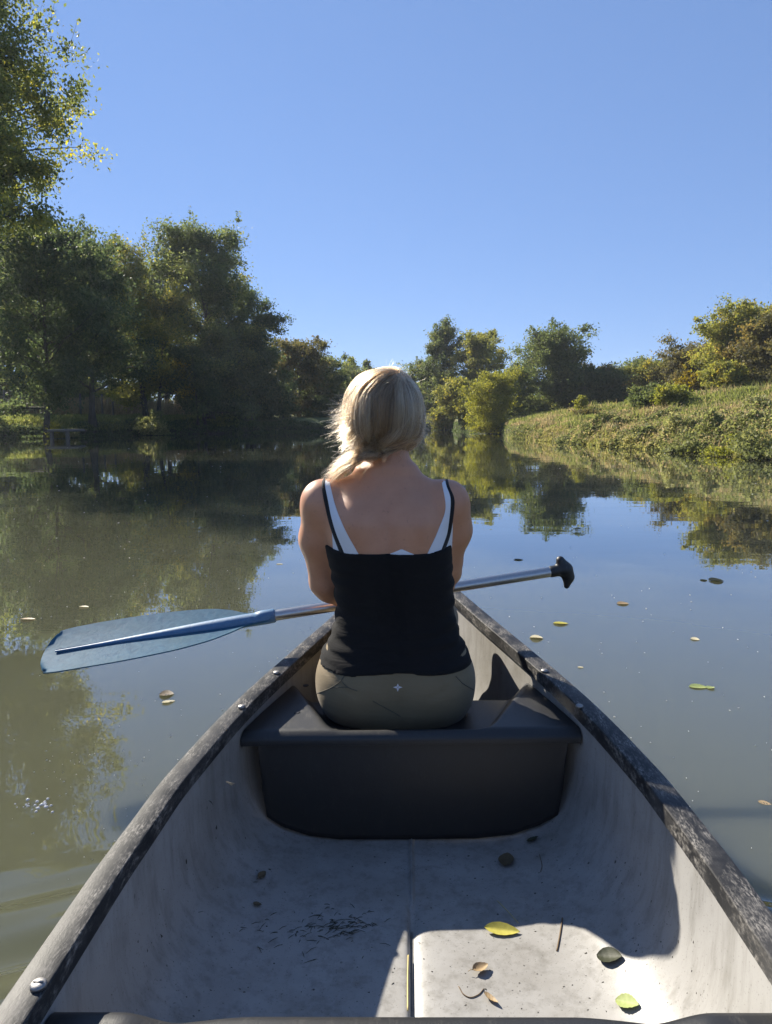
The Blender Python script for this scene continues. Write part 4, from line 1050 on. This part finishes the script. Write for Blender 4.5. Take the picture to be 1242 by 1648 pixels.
    for ang, L in ((0, 7.5), (90, 7), (180, 7.5), (270, 6)):
        a = R(ang); dx = np.array([math.cos(a), math.sin(a)]); nx = np.array([-dx[1], dx[0]])
        P = [fs.hit(*(c0 + dx * .3)), fs.hit(*(c0 + dx * 2.2 + nx * 1.7)), fs.hit(*(c0 + dx * L)), fs.hit(*(c0 + dx * 2.2 - nx * 1.7))]
        P = np.array(P); P = P + fs.normal(P) * .0012; mb.add(np.concatenate([P, P - fs.normal(P) * .002]), [(0, 1, 2, 3), (7, 6, 5, 4), (0, 4, 5, 1), (1, 5, 6, 2), (2, 6, 7, 3), (3, 7, 4, 0)])
    mb.build('emblem', M_LOGO, leg, False)

    # ---------------- hair: base volume and combed strands
    C = np.array([-.052, 1.838, .935]); RX, RY, RZ = .094, .118, .103
    KN = np.array([-.083, 1.742, .833])                                     # the knot, low and left
    hf = Field((-.20, 1.66, .78), (.10, 2.0, 1.07), .006)
    hf.ell(C + (0, -.006, .012), (RX - .014, RY - .016, RZ - .016), .02); hf.ell(C + (-.006, -.040, -.038), (.080, .062, .060), .03)
    hf.ell(KN + (.004, .014, .003), (.017, .012, .012), .01)
    fr = hf.ax[1][None, :, None] - 1.915 + .0 * hf.ax[2][None, None]; face = np.maximum(fr, -1)
    X, Y, Z = np.meshgrid(*hf.ax, indexing='ij'); hf.F = np.maximum(hf.F, np.minimum(Y - 1.900, .985 - Z)).astype(np.float32)
    V, Q = surface_net(hf.F, hf.lo, hf.h); hb = mesh_obj('hair', relax(V, Q, 2), Q, M_SCALP, root)
    rng = np.random.default_rng(77); strands = []
    part = np.array([-.012, 1.800, 1.040])
    def on_cap(d, k=1.0):                                                    # fuller below the ears than at the crown
        d = d / np.linalg.norm(d, axis=-1, keepdims=True); n_ = 2.05 + .85 * sstep(.30, -.5, d[..., 2])
        r = ((np.abs(d[..., 0]) / RX) ** n_ + (np.abs(d[..., 1]) / RY) ** n_ + (np.abs(d[..., 2]) / RZ) ** n_) ** (-1 / n_)
        return C + d * r[..., None] * k
    n = 15000; M = 20; tq = np.linspace(0, 1, M); tones = []
    kd = (KN - C); NL = 190
    lk_phi = rng.uniform(0, 2 * math.pi, NL); lk_tone = np.clip(rng.normal(.5, .24, NL), 0, 1); lk_lift = rng.normal(0, .030, NL); lk_end = rng.normal(0, .011, (NL, 3)); lk_mid = rng.normal(0, .10, NL); lk_w = rng.uniform(.05, .16, NL)
    cx = (part - C) / np.linalg.norm(part - C)
    # locks leave the parting, lie over the crown, and gather in the knot
    for i in range(n):
        L_ = int(rng.integers(0, NL)); phi = lk_phi[L_] + rng.normal(0, lk_w[L_])
        flow = np.array([math.cos(phi), math.sin(phi), -.15])
        if flow[1] > .55: flow[1] *= .45
        spread_ = rng.uniform(0, 1)
        d0 = cx + .30 * spread_ * np.array([flow[0], flow[1], 0]) + rng.normal(0, .03, 3)
        dm = np.array([flow[0] * 1.0, flow[1] * .9 - .22, .22 + .6 * lk_mid[L_] + rng.normal(0, .03)])
        sag = -.72 if flow[0] > 0 else -.52
        dl = np.array([flow[0] * .92 - .05, flow[1] * .70 - .50, sag + lk_mid[L_] * .7 + rng.normal(0, .04)])
        de = kd / np.linalg.norm(kd) + rng.normal(0, .03, 3)
        k1 = np.array([d0 / np.linalg.norm(d0), dm / np.linalg.norm(dm), dl / np.linalg.norm(dl), de / np.linalg.norm(de)])
        D = np.stack([smooth_interp(tq, [0, .36, .68, 1.0], k1[:, m]) for m in range(3)], -1)
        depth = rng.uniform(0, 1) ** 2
        lift = 1 - .10 * depth + (lk_lift[L_] + .008 * rng.normal()) * np.sin(tq * math.pi) 
        P = on_cap(D); P = C + (P - C) * lift[:, None]
        e = KN + lk_end[L_] * np.array([1, .6, 1]) + rng.normal(0, .004, 3) + np.array([.003, -.002, .002]); w = sstep(.70, 1.0, tq)[:, None]; P = P * (1 - w) + e * w
        P += lk_end[L_] * .35 * np.sin(tq * 7 + phi)[:, None] + rng.normal(0, .0012, 3) * np.sin(tq * 6 + rng.uniform(0, 6))[:, None]
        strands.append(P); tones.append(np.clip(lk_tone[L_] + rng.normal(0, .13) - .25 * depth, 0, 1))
    # loose fall of hair on the left that did not reach the knot: flicks outward at the ends
    for i in range(2300):
        L_ = int(rng.integers(0, 26)); lr = np.random.default_rng(L_ + 50); x0 = -.165 + .075 * lr.uniform() + rng.normal(0, .0025)
        y0 = -.62 + .30 * lr.normal(); zl = -.50 + .13 * lr.normal(); fl = -.016 * lr.uniform(-.3, 1.5)
        top = on_cap(cx + np.array([-.22 * lr.uniform(.2, 1), .25 * lr.normal() - .1, 0])) * .0 + (C + (on_cap(cx + np.array([-.22 * lr.uniform(.2, 1), .2 * lr.normal() - .1, 0])) - C) * .97); sh = on_cap(np.array([(x0 - C[0]) * 7.0, y0 * .9, .62])); mid = on_cap(np.array([(x0 - C[0]) * 9.0, y0, .10]), 1.005 + .008 * rng.normal())
        low = on_cap(np.array([(x0 - C[0]) * 9.0, y0, zl]), 1.01 + .02 * rng.normal()); end = low + np.array([fl, .004 * lr.normal(), -.018 - .016 * lr.uniform()]) + rng.normal(0, .003, 3)
        P = np.stack([smooth_interp(tq, [0, .26, .50, .82, 1], [top[k], sh[k], mid[k], low[k], end[k]]) for k in range(3)], -1); P = P + (tq ** 3)[:, None] * rng.normal(0, .006, 3); strands.append(P[:rng.integers(14, M + 1)]); tones.append(np.clip(.62 + .22 * lr.normal() + rng.normal(0, .12), 0, 1))
    # a twisted rope of hair from the right side across the back into the knot
    for i in range(160):
        a0 = rng.uniform(0, 6.28); rr = .020 * math.sqrt(rng.uniform()); a = a0 + tq * 5
        c = np.stack([smooth_interp(tq, [0, .5, 1], [.020, -.030, KN[0] + .004]), smooth_interp(tq, [0, .5, 1], [1.760, 1.722, KN[1] - .004]), smooth_interp(tq, [0, .5, 1], [.905, .874, KN[2] + .010])], -1)
        strands.append(c + np.stack([0 * a, np.cos(a) * rr, np.sin(a) * rr], -1) * (1.1 - .5 * tq[:, None]) + np.array([0, .008, 0]) + rng.normal(0, .004, 3)); tones.append(np.clip(.55 + .25 * math.sin(a0) + rng.normal(0, .1), 0, 1))
    # the knot wrapped round itself
    for i in range(700):
        a0 = rng.uniform(0, 6.28); rr = .019 * rng.uniform(.25, 1.0); tilt = rng.normal(0, 1.3)
        a = a0 + tq * 3.4; P = KN + np.array([0, -.006, .002]) + np.stack([np.cos(a) * rr * 1.25, np.sin(a) * rr * .9 * math.cos(tilt) + .002, np.sin(a) * rr * .55 + np.cos(a) * rr * .55 * math.sin(tilt)], -1) + rng.normal(0, .0035, 3); strands.append(P)
    # ponytail brought forward over the left shoulder
    for i in range(1700):
        L_ = int(rng.integers(0, 22)); lr = np.random.default_rng(L_ + 200); o = lr.normal(0, .65, 2) + rng.normal(0, .55, 2); sp = .007 + .016 * tq ** 1.2
        c = np.stack([smooth_interp(tq, [0, .3, .65, 1], [KN[0] + .004, -.118, -.158, -.178]), smooth_interp(tq, [0, .3, .65, 1], [KN[1], 1.742, 1.775, 1.850]), smooth_interp(tq, [0, .3, .65, 1], [KN[2] - .002, .822, .797, .772])], -1)
        P = c + np.stack([o[0] * sp * .8 + .004 * np.sin(tq * 7 + L_) * tq, o[1] * sp * .6 + .004 * np.sin(tq * 9 + L_), (o[0] * .5 + o[1] * .6) * sp + .005 * np.sin(tq * 8 + 2 * L_) * tq], -1) + rng.normal(0, .003, 3) * tq[:, None] * 3
        strands.append(P[: rng.integers(12, M + 1)])
    # flyaways
    thin0 = len(strands)
    for i in range(1500):
        side = rng.uniform()
        if side < .55: b = on_cap(np.array([-1 + .2 * rng.normal(), -.35 + .4 * rng.normal(), -.35 + .3 * rng.normal()]), 1.0); dv = np.array([-.030, -.006, -.004])
        elif side < .75: b = on_cap(np.array([1, -.3 + .4 * rng.normal(), -.45 + .35 * rng.normal()]), 1.0); dv = np.array([.020, -.004, -.012])
        elif side < .9: b = on_cap(rng.normal(0, 1, 3) * (1, 1, .2) + (0, -.2, 1), 1.0); dv = np.array([.003, -.003, .003])
        else: b = KN + rng.normal(0, .012, 3); dv = np.array([-.02, -.012, -.025])
        dv = dv * rng.uniform(.1, 1.0) ** 1.5 * 1.5 + rng.normal(0, .006, 3); cu = rng.normal(0, .012, 3)
        strands.append(b * .97 + C * .03 + tq[:10, None] / tq[9] * dv + (tq[:10, None] / tq[9]) ** 2 * cu)
    # nape wisps
    for i in range(160):
        b = np.array([rng.uniform(-.07, .005), 1.772 + rng.normal(0, .004), .845 + rng.normal(0, .008)]); dv = np.array([rng.normal(-.012, .010), -.012, -.030 * rng.uniform(.3, 1.4)])
        strands.append(b + tq[:8, None] / tq[7] * dv)
    cu = bpy.data.hair_curves.new('hair_strands'); cu.add_curves([len(p) for p in strands])
    pos = np.concatenate(strands).astype(np.float32); cu.points.foreach_set('position', pos.ravel())
    rad = np.concatenate([np.linspace(.00034, .00016, len(p)) * (1 if i < thin0 else .55) for i, p in enumerate(strands)]).astype(np.float32)
    tones += list(np.clip(rng.normal(.55, .2, len(strands) - len(tones)), 0, 1))
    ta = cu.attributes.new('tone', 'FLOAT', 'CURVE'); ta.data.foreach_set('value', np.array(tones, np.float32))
    ra = cu.attributes.get('radius') or cu.attributes.new('radius', 'FLOAT', 'POINT'); ra.data.foreach_set('value', rad)
    cu.materials.append(M_HAIR)
    ho = bpy.data.objects.new('hair_strands', cu); COL.objects.link(ho); ho.parent = hb; ho.matrix_parent_inverse = parent_inv(hb)
    return root
build_person()
print('T person', round(time.time() - T0, 1))

# ------------------------------------------------------------------ paddle
def build_paddle():
    root = thing('paddle', tuple(pad(.5)), 'blue bladed canoe paddle with grey tube shaft held across the lap', 'paddle')
    ax = (PAD_B - PAD_A); Lp = np.linalg.norm(ax); ax = ax / Lp
    wv = np.array([0, .95, .31]); wv -= ax * (wv @ ax); wv /= np.linalg.norm(wv); nv = np.cross(ax, wv); nv = -nv if nv[2] < 0 else nv     # blade width, face normal
    t_neck = .415
    mb = MB(); tt = np.linspace(t_neck - .012, .985, 30); mb.tube([pad(t) for t in tt], .0152, 20); mb.build('shaft', M_ALU, root)
    Lb = t_neck * Lp
    s = np.linspace(0, 1, 70)                                   # along the blade from the tip
    hw = 1.06 * smooth_interp(s, [0, .015, .05, .12, .30, .55, .72, .82, .90, 1.0], [.050, .074, .088, .096, .100, .094, .080, .058, .030, .020])
    hl = 1.06 * smooth_interp(s, [0, .015, .05, .12, .30, .55, .72, .82, .90, 1.0], [.060, .082, .094, .098, .098, .090, .072, .050, .028, .020])
    G1, G2 = [], []
    for k, a in enumerate(s):
        q = np.linspace(-1, 1, 41); c = PAD_A + ax * Lb * a; r1, r2 = [], []
        for e in q:
            w = e * (hw[k] if e > 0 else hl[k]); curve = .010 * (e * e) * (1 - a * .6) - .006 * (1 - a) ** 2
            th = .0030 * (1 - .5 * e * e) + .0004
            tipc = .012 * e * e if a < .03 else 0
            base = c + wv * w + nv * (curve - .004) + ax * tipc
            r1.append(base + nv * th); r2.append(base - nv * th)
        G1.append(r1); G2.append(r2)
    G1, G2 = np.array(G1), np.array(G2); mb = MB(); mb.grid(G1, True); mb.grid(G2)
    for A, B in ((G1[:, 0], G2[:, 0]), (G2[:, -1], G1[:, -1]), (G2[0], G1[0]), (G1[-1], G2[-1])): mb.grid(np.stack([A, B], 1), True)
    bl = mb.build('blade', M_BLADE, root)
    # raised spine tapering towards the tip, and the socket
    P1 = []
    for a in np.linspace(.055, 1.0, 44):
        c = PAD_A + ax * Lb * a; g = sstep(.04, .92, np.array(a)); r = .0035 + .0165 * float(g); row = []
        for th in np.linspace(-math.pi * .5, math.pi * .5, 15):
            row.append(c + wv * (r * 1.12 * math.sin(th)) + nv * ((r * .98) * math.cos(th) - .004))
        P1.append(row)
    for g in ((P1),):
        mb = MB(); mb.grid(np.array(g), False)
        P2 = [[p - 2 * nv * ((p - (PAD_A)) @ nv) - nv * .004 for p in row] for row in g]
        mb.grid(np.array(P2), True)
        mb.build('spine', M_BLADE_RIB, bl)
    mb = MB(); c0 = PAD_A + ax * Lb * .93
    mb.tube([c0, c0 + ax * .02, PAD_A + ax * (Lb + .012), PAD_A + ax * (Lb + .016)], [.0165, .0200, .0196, .0180], 20); mb.build('socket', M_BLADE_RIB, bl)
    # pear grip, flattened and hooked downwards
    Fp = Field(PAD_B - .10, PAD_B + .10, .004)
    e1 = np.array([-.10, .0, 1.0]); e1 -= ax * (e1 @ ax); e1 /= np.linalg.norm(e1)
    Fp.cone(PAD_B - ax * .035, PAD_B, .0175, .0165, .01)
    Fp.cone(PAD_B + ax * .006, PAD_B + e1 * .030 - ax * .006, .019, .013, .012)
    Fp.cone(PAD_B + ax * .008, PAD_B - e1 * .024 + ax * .014, .020, .016, .012); Fp.cone(PAD_B - e1 * .024 + ax * .014, PAD_B - e1 * .050 + ax * .006, .0155, .009, .012)
    V, Q = surface_net(Fp.F, Fp.lo, Fp.h); mesh_obj('grip', relax(V, Q, 2), Q, M_GRIP, root)
build_paddle()



# ------------------------------------------------------------------ leaves, twigs and litter
def leaf_obj(name, p, L, Wd, yaw, mat, label, cat, group=None, nrm=None, curl=.2, fold=.15, lift=.0035, serr=0, stem=0, tiltx=0):
    """one real leaf blade: outline, midrib fold, curl; with a stalk"""
    nu, nv = 15, 9; G = []
    for i in range(nu):
        t = i / (nu - 1); w = Wd * .5 * (math.sin(math.pi * t ** .85) ** .8 if 0 < t < 1 else 0) * (1 + serr * (i % 2))
        row = []
        for j in range(nv):
            q = j / (nv - 1) * 2 - 1
            row.append([(t - .5) * L, q * w, fold * abs(q) * w + curl * L * ((t - .5) ** 2) + curl * .7 * w * q * q + .0004 * math.sin(i * 2.1 + j)])
        G.append(row)
    G = np.array(G); mb = MB(); mb.grid(G); mb.grid(G - np.array([0, 0, .0004]), True)
    if stem: mb.tube(np.array([[-.5 * L, 0, curl * L * .25], [-.5 * L - stem * .5, stem * .08, curl * L * .3], [-.5 * L - stem, stem * .3, .002]]), .0006, 5)
    V = np.concatenate(mb.v); 
    up = Vector(nrm if nrm is not None else (0, 0, 1)).normalized(); q = Vector((0, 0, 1)).rotation_difference(up)
    c, s_ = math.cos(yaw), math.sin(yaw); V2 = np.stack([V[:, 0] * c - V[:, 1] * s_, V[:, 0] * s_ + V[:, 1] * c, V[:, 2]], -1)
    if tiltx: ct, st = math.cos(tiltx), math.sin(tiltx); V2 = np.stack([V2[:, 0], V2[:, 1] * ct - V2[:, 2] * st, V2[:, 1] * st + V2[:, 2] * ct], -1)
    V2[:, 2] -= V2[:, 2].min()
    Rm = np.array(q.to_matrix()); V2 = V2 @ Rm.T
    o = mesh_obj(name, V2, mb.f, mat); o.location = tuple(np.array(p) + np.array(up) * lift)
    return tag(o, label, cat, group)
def dead_leaf_mat(name, a, b, veins=True):
    m, nt, out = nt_new(name); v = coords(nt); n1 = noise(nt, v, 160, 5, .6); c = mixc(nt, n1, a, b)
    p = principled(nt, None, c, .6, bump(nt, n1, .3, .001)); t = nt.nodes.new('ShaderNodeBsdfTranslucent'); nt.links.new(c, t.inputs['Color'])
    mx = nt.nodes.new('ShaderNodeMixShader'); mx.inputs[0].default_value = .25; nt.links.new(p.outputs[0], mx.inputs[1]); nt.links.new(t.outputs[0], mx.inputs[2]); nt.links.new(mx.outputs[0], out.inputs['Surface']); return m
L_YEL = dead_leaf_mat('yellow_leaf', (.46, .40, .06), (.62, .56, .12)); L_TAN = dead_leaf_mat('tan_leaf', (.30, .20, .10), (.50, .37, .21))
L_GRN = dead_leaf_mat('pale_green_leaf', (.30, .36, .11), (.45, .50, .20)); L_DRK = dead_leaf_mat('dark_leaf', (.022, .026, .012), (.05, .055, .025))
L_CRM = dead_leaf_mat('cream_leaf', (.55, .48, .30), (.72, .66, .46)); L_BRN = dead_leaf_mat('brown_leaf', (.10, .075, .04), (.19, .14, .08))
def hnorm(p):
    x = p[0] - float(hull_cx(p[1])); y = p[1]; e = .006
    gx = (hull_floor(x + e, y) - hull_floor(x - e, y)) / (2 * e); gy = (hull_floor(x, y + e) - hull_floor(x, y - e)) / (2 * e)
    return np.array([-float(gx), -float(gy), 1.])
def hull_leaf(name, u, v, Lpx, Wpx, yaw_deg, mat, label, **k):
    p = on_hull(u, v); Z = np.linalg.norm(p - EYEP); sc_ = Z / F_PX
    return leaf_obj(name, p, Lpx * sc_ * .90, Wpx * sc_ * .92, R(yaw_deg), mat, label, 'leaf', 'leaves lying in the canoe', nrm=hnorm(p), **k)
hull_leaf('fallen_leaf', 808, 1500, 54, 20, -10, L_YEL, 'bright yellow curled leaf at the shadow edge on the canoe floor', curl=.12, fold=.25, tiltx=.35)
hull_leaf('fallen_leaf', 773, 1562, 27, 17, 25, L_TAN, 'tan dry leaf in the sun in the middle of the canoe floor', curl=.5, stem=.008)
hull_leaf('fallen_leaf', 790, 1610, 28, 8, -48, L_TAN, 'narrow dry seed wing beside the thin bent stalk', curl=.4)
hull_leaf('fallen_leaf', 1011, 1617, 36, 21, -38, L_GRN, 'pale green toothed leaf lying sunlit in the right side of the canoe', curl=.15, serr=.10, fold=.25)
hull_leaf('fallen_leaf', 983, 1543, 40, 26, -30, L_DRK, 'dark leaf in the shadow tip on the right of the canoe floor', curl=.3)
hull_leaf('fallen_leaf', 815, 1387, 34, 24, 75, L_BRN, 'brown leaf in deep shade below the seat panel', curl=.25)
hull_leaf('fallen_leaf', 420, 1411, 22, 11, 70, L_BRN, 'small brown leaf on the shaded left side of the canoe', curl=.3, stem=.006)
hull_leaf('fallen_leaf', 413, 1458, 14, 8, 10, L_BRN, 'tiny olive brown leaf near the small brown leaf', curl=.3)
hull_leaf('fallen_leaf', 858, 1354, 20, 9, 10, L_DRK, 'small dark leaf lying against the lower edge of the seat panel', curl=.5)
def stalk(name, pix, r, mat, label, lift=.0012):
    P = []
    for u, v in pix: p = on_hull(u, v); n = hnorm(p); n /= np.linalg.norm(n); P.append(p + n * lift)
    P = np.array(P); t = np.linspace(0, 1, len(P)); q = np.linspace(0, 1, 18); G = np.stack([smooth_interp(q, t, P[:, k]) for k in range(3)], -1)
    mb = MB(); mb.tube(G, r, 6); o = mb.build(name, mat); return tag(o, label, 'twig', 'twigs and stalks lying in the canoe')
M_TWIG = plain('twig_brown', (.14, .095, .055), .8, .3, 200, .35); M_STRAW = plain('straw_yellow', (.55, .45, .18), .6, .2, 200, .2)
stalk('stalk', [(738, 1588), (745, 1600), (757, 1606), (770, 1601), (778, 1592)], .0009, M_TWIG, 'thin curved stalk beside the dry seed wing')
stalk('stalk', [(656, 1538), (655, 1575), (655, 1627)], .0013, M_STRAW, 'straight straw lying in the centre groove of the canoe floor', .0016)
stalk('stick', [(905, 1478), (901, 1505), (896, 1531)], .0016, M_TWIG, 'short dark stick on the canoe floor right of the yellow leaf')
stalk('grass_stem', [(800, 1450), (815, 1465), (834, 1486)], .0006, M_STRAW, 'hair thin pale grass stem in the shade above the yellow leaf')
stalk('grass_stem', [(868, 1375), (872, 1392), (870, 1404)], .0007, M_TWIG, 'thin dark stem right of the shaded brown leaf')
# litter nobody would count: silt clump, chips and specks
def litter():
    rng = np.random.default_rng(3); mb = MB()
    for i in range(150):
        big = i < 90
        u, v = (545 + rng.normal(0, 24), 1492 + rng.normal(0, 10)) if big else (520 + rng.normal(0, 60), 1495 + rng.normal(0, 25))
        p = on_hull(u, v); a = rng.uniform(-.4, .9) + (0 if rng.uniform() < .8 else 1.5); l = rng.uniform(.002, .012); d = np.array([math.cos(a), math.sin(a), 0]) * l
        mb.tube([p - d + (0, 0, .0006), p + (0, 0, .0012 + rng.uniform(0, .002)), p + d + (0, 0, .0006)], [.0003, .0006, .0003], 4)
    tag(mb.build('silt_and_stalk_litter', L_DRK), kind='stuff')
    mb = MB()
    spots = [(366, 1231, 6), (371, 1261, 5), (340, 1292, 3), (348, 1331, 3), (300, 1385, 3), (210, 1470, 6), (391, 1245, 3), (414, 1241, 3), (298, 1312, 2), (260, 1507, 3), (237, 1530, 2), (632, 1583, 2)]
    for k in range(260):
        if k < len(spots): u, v, r = spots[k]
        elif k < 150: u, v, r = rng.uniform(670, 1130), rng.uniform(1360, 1640), rng.uniform(.5, 1.6)
        else: u, v, r = rng.uniform(150, 660), rng.uniform(1300, 1640), rng.uniform(.5, 1.5)
        if u > 880 + (v - 1200) * .75 or u < 400 - (v - 1200) * .72: continue
        p = on_hull(u, v)
        if p[1] > 1.53: continue
        n = hnorm(p); n /= np.linalg.norm(n); sz = r * np.linalg.norm(p - EYEP) / F_PX
        q = Vector(n).to_track_quat('Z', 'Y'); a = rng.uniform(0, 6.28, 5); a.sort()
        ring = [p + np.array(q @ Vector((math.cos(x) * sz * rng.uniform(.6, 1.4), math.sin(x) * sz * rng.uniform(.6, 2.0), .0004))) for x in a]
        mb.add(ring + [p + n * .0012], [(j, (j + 1) % 5, 5) for j in range(5)])
    tag(mb.build('dirt_specks', plain('dirt', (.05, .045, .035), .9), smooth=False), kind='stuff')
litter()
G_FL = 'leaves floating on the river'
for u, v, px, asp, yaw, mat, lab in [(1002, 972, 19, .5, 5, L_TAN, 'tan leaf floating under the blue sky reflection right of the paddle grip'), (902, 1004, 24, .4, -5, L_YEL, 'yellow green leaf floating beside the right gunwale below the grip'), (863, 1027, 21, .6, -8, L_CRM, 'cream leaf floating nearest the right gunwale'),
        (1118, 1029, 13, .6, -30, L_CRM, 'small cream leaf floating on the right'), (1123, 1106, 26, .35, -5, L_GRN, 'long green curled leaf floating on the right'), (1143, 1107, 15, .5, 40, L_GRN, 'turned up green leaf end next to the long curled leaf'),
        (1230, 1292, 16, .4, -30, L_TAN, 'narrow brown leaf floating at the right edge by the canoe'), (268, 1118, 22, .7, 10, L_BRN, 'brown crumpled leaf floating left of the canoe'), (271, 1130, 20, .4, 35, L_CRM, 'pale narrow leaf touching the crumpled brown one'),
        (45, 997, 22, .35, 0, L_TAN, 'tan leaf floating left of the blade tip'), (135, 977, 16, .4, -10, L_CRM, 'pale leaf floating just above the paddle blade'), (450, 908, 11, .5, 0, L_CRM, 'tiny pale leaf floating left of the elbow'),
        (834, 901, 15, .4, -5, L_DRK, 'dark leaf floating behind the paddle shaft near the grip'), (1152, 935, 22, .6, 0, L_DRK, 'dark clump of leaf on the far right water'), (1132, 934, 11, .5, 0, L_DRK, 'small dark leaf left of the dark clump'), (934, 1074, 9, .5, 0, L_CRM, 'tiny white leaf between the canoe and the right edge')]:
    p = at_z(u, v, .0); d = np.linalg.norm(p - EYEP); L = px * d / F_PX
    leaf_obj('floating_leaf', p, L, L * asp * 1.5, R(yaw), mat, lab, 'leaf', G_FL, lift=-.001, curl=.10 + .14 * ((u * 7) % 10) / 10, fold=.08 + .2 * ((u * 3) % 10) / 10, serr=.12 * ((u * 5) % 10) / 10, tiltx=.25 * (((v * 3) % 10) / 10 - .5))
def specks():
    rng = np.random.default_rng(8); V, Fc, n = [], [], 0
    for i in range(520):
        u = rng.uniform(0, 1242); v = 720 + 700 * rng.uniform(0, 1) ** 1.2
        if i < 60: u, v = rng.normal(150, 55), rng.normal(1240, 45)
        p = at_z(u, v, .0)
        if p[1] < 2.95 and abs(p[0] - float(hull_cx(p[1]))) < float(hull_w(p[1])) + .03: continue
        d = np.linalg.norm(p - EYEP); r = rng.uniform(.35, 1.0) * d / F_PX * (1.3 if i % 9 == 0 else 1)
        r = min(r, .02); a = rng.uniform(0, 6.28)
        V += [p + (math.cos(a + k * 1.57) * r * (1.7 if k % 2 else .9), math.sin(a + k * 1.57) * r * (1.7 if k % 2 else .9), .0015) for k in range(4)] + [p + (0, 0, .003 + r * .3)]
        Fc += [(n + k, n + (k + 1) % 4, n + 4) for k in range(4)]; n += 5
    o = mesh_obj('floating_specks', np.array(V), Fc, plain('pollen_fluff', (.62, .60, .52), .8), None, False); tag(o, kind='stuff')
    mb = MB()
    for i in range(26):
        u, v = 58 + rng.normal(0, 15), 1297 - rng.normal(0, 5); p = at_z(u, v, 0); r = rng.uniform(.0015, .0048)
        mb.lathe(p, [(r, 0), (r * .92, r * .4), (r * .7, r * .72), (r * .35, r * .93), (.0002, r)], 10)
    m, nt, out = nt_new('bubble_film'); principled(nt, out, (.80, .80, .84), .08, None, Transmission_Weight=.35, IOR=1.3)
    tag(mb.build('foam_bubbles', m), kind='stuff')
specks()
# ------------------------------------------------------------------ small jetty and posts on the left bank
def jetty():
    x, y = at_r(100, 32.6); root = thing('small_jetty', (x, y, 0), 'small pale concrete landing slab on short posts at the left bank', 'jetty')
    z = .40
    mb = MB(); mb.box((x - .1, y + .5, z - .05), (.46, .75, .05)); o = mb.build('slab', M_CONCRETE, root, False); b = o.modifiers.new('bev', 'BEVEL'); b.width = .015
    for dx in (-.42, .24):
        mb = MB(); mb.box((x + dx, y - .12, z - .35), (.06, .06, .248)); mb.build('post', M_WOODPOST, root, False)
jetty()
for i, (u, r) in enumerate([(8, 41), (34, 41.5), (130, 43), (165, 43), (182, 43.2)]):
    x, y = at_r(u, r); z = float(ground_z(x, y)); mb = MB(); mb.tube([(x, y, z - .2), (x + .01, y, z + .6), (x + .03, y, z + 1.25)], [.06, .055, .05], 7)
    o = mb.build('fence_post', M_WOODPOST); tag(o, ['grey fence post at the far left behind the lawn', 'grey fence post left of the slim alder trunk', 'grey fence post just left of the forked alder', 'grey fence post right of the forked alder', 'last grey fence post before the willow'][i], 'fence post', 'fence posts behind the left lawn')

print('T all', round(time.time() - T0, 1))
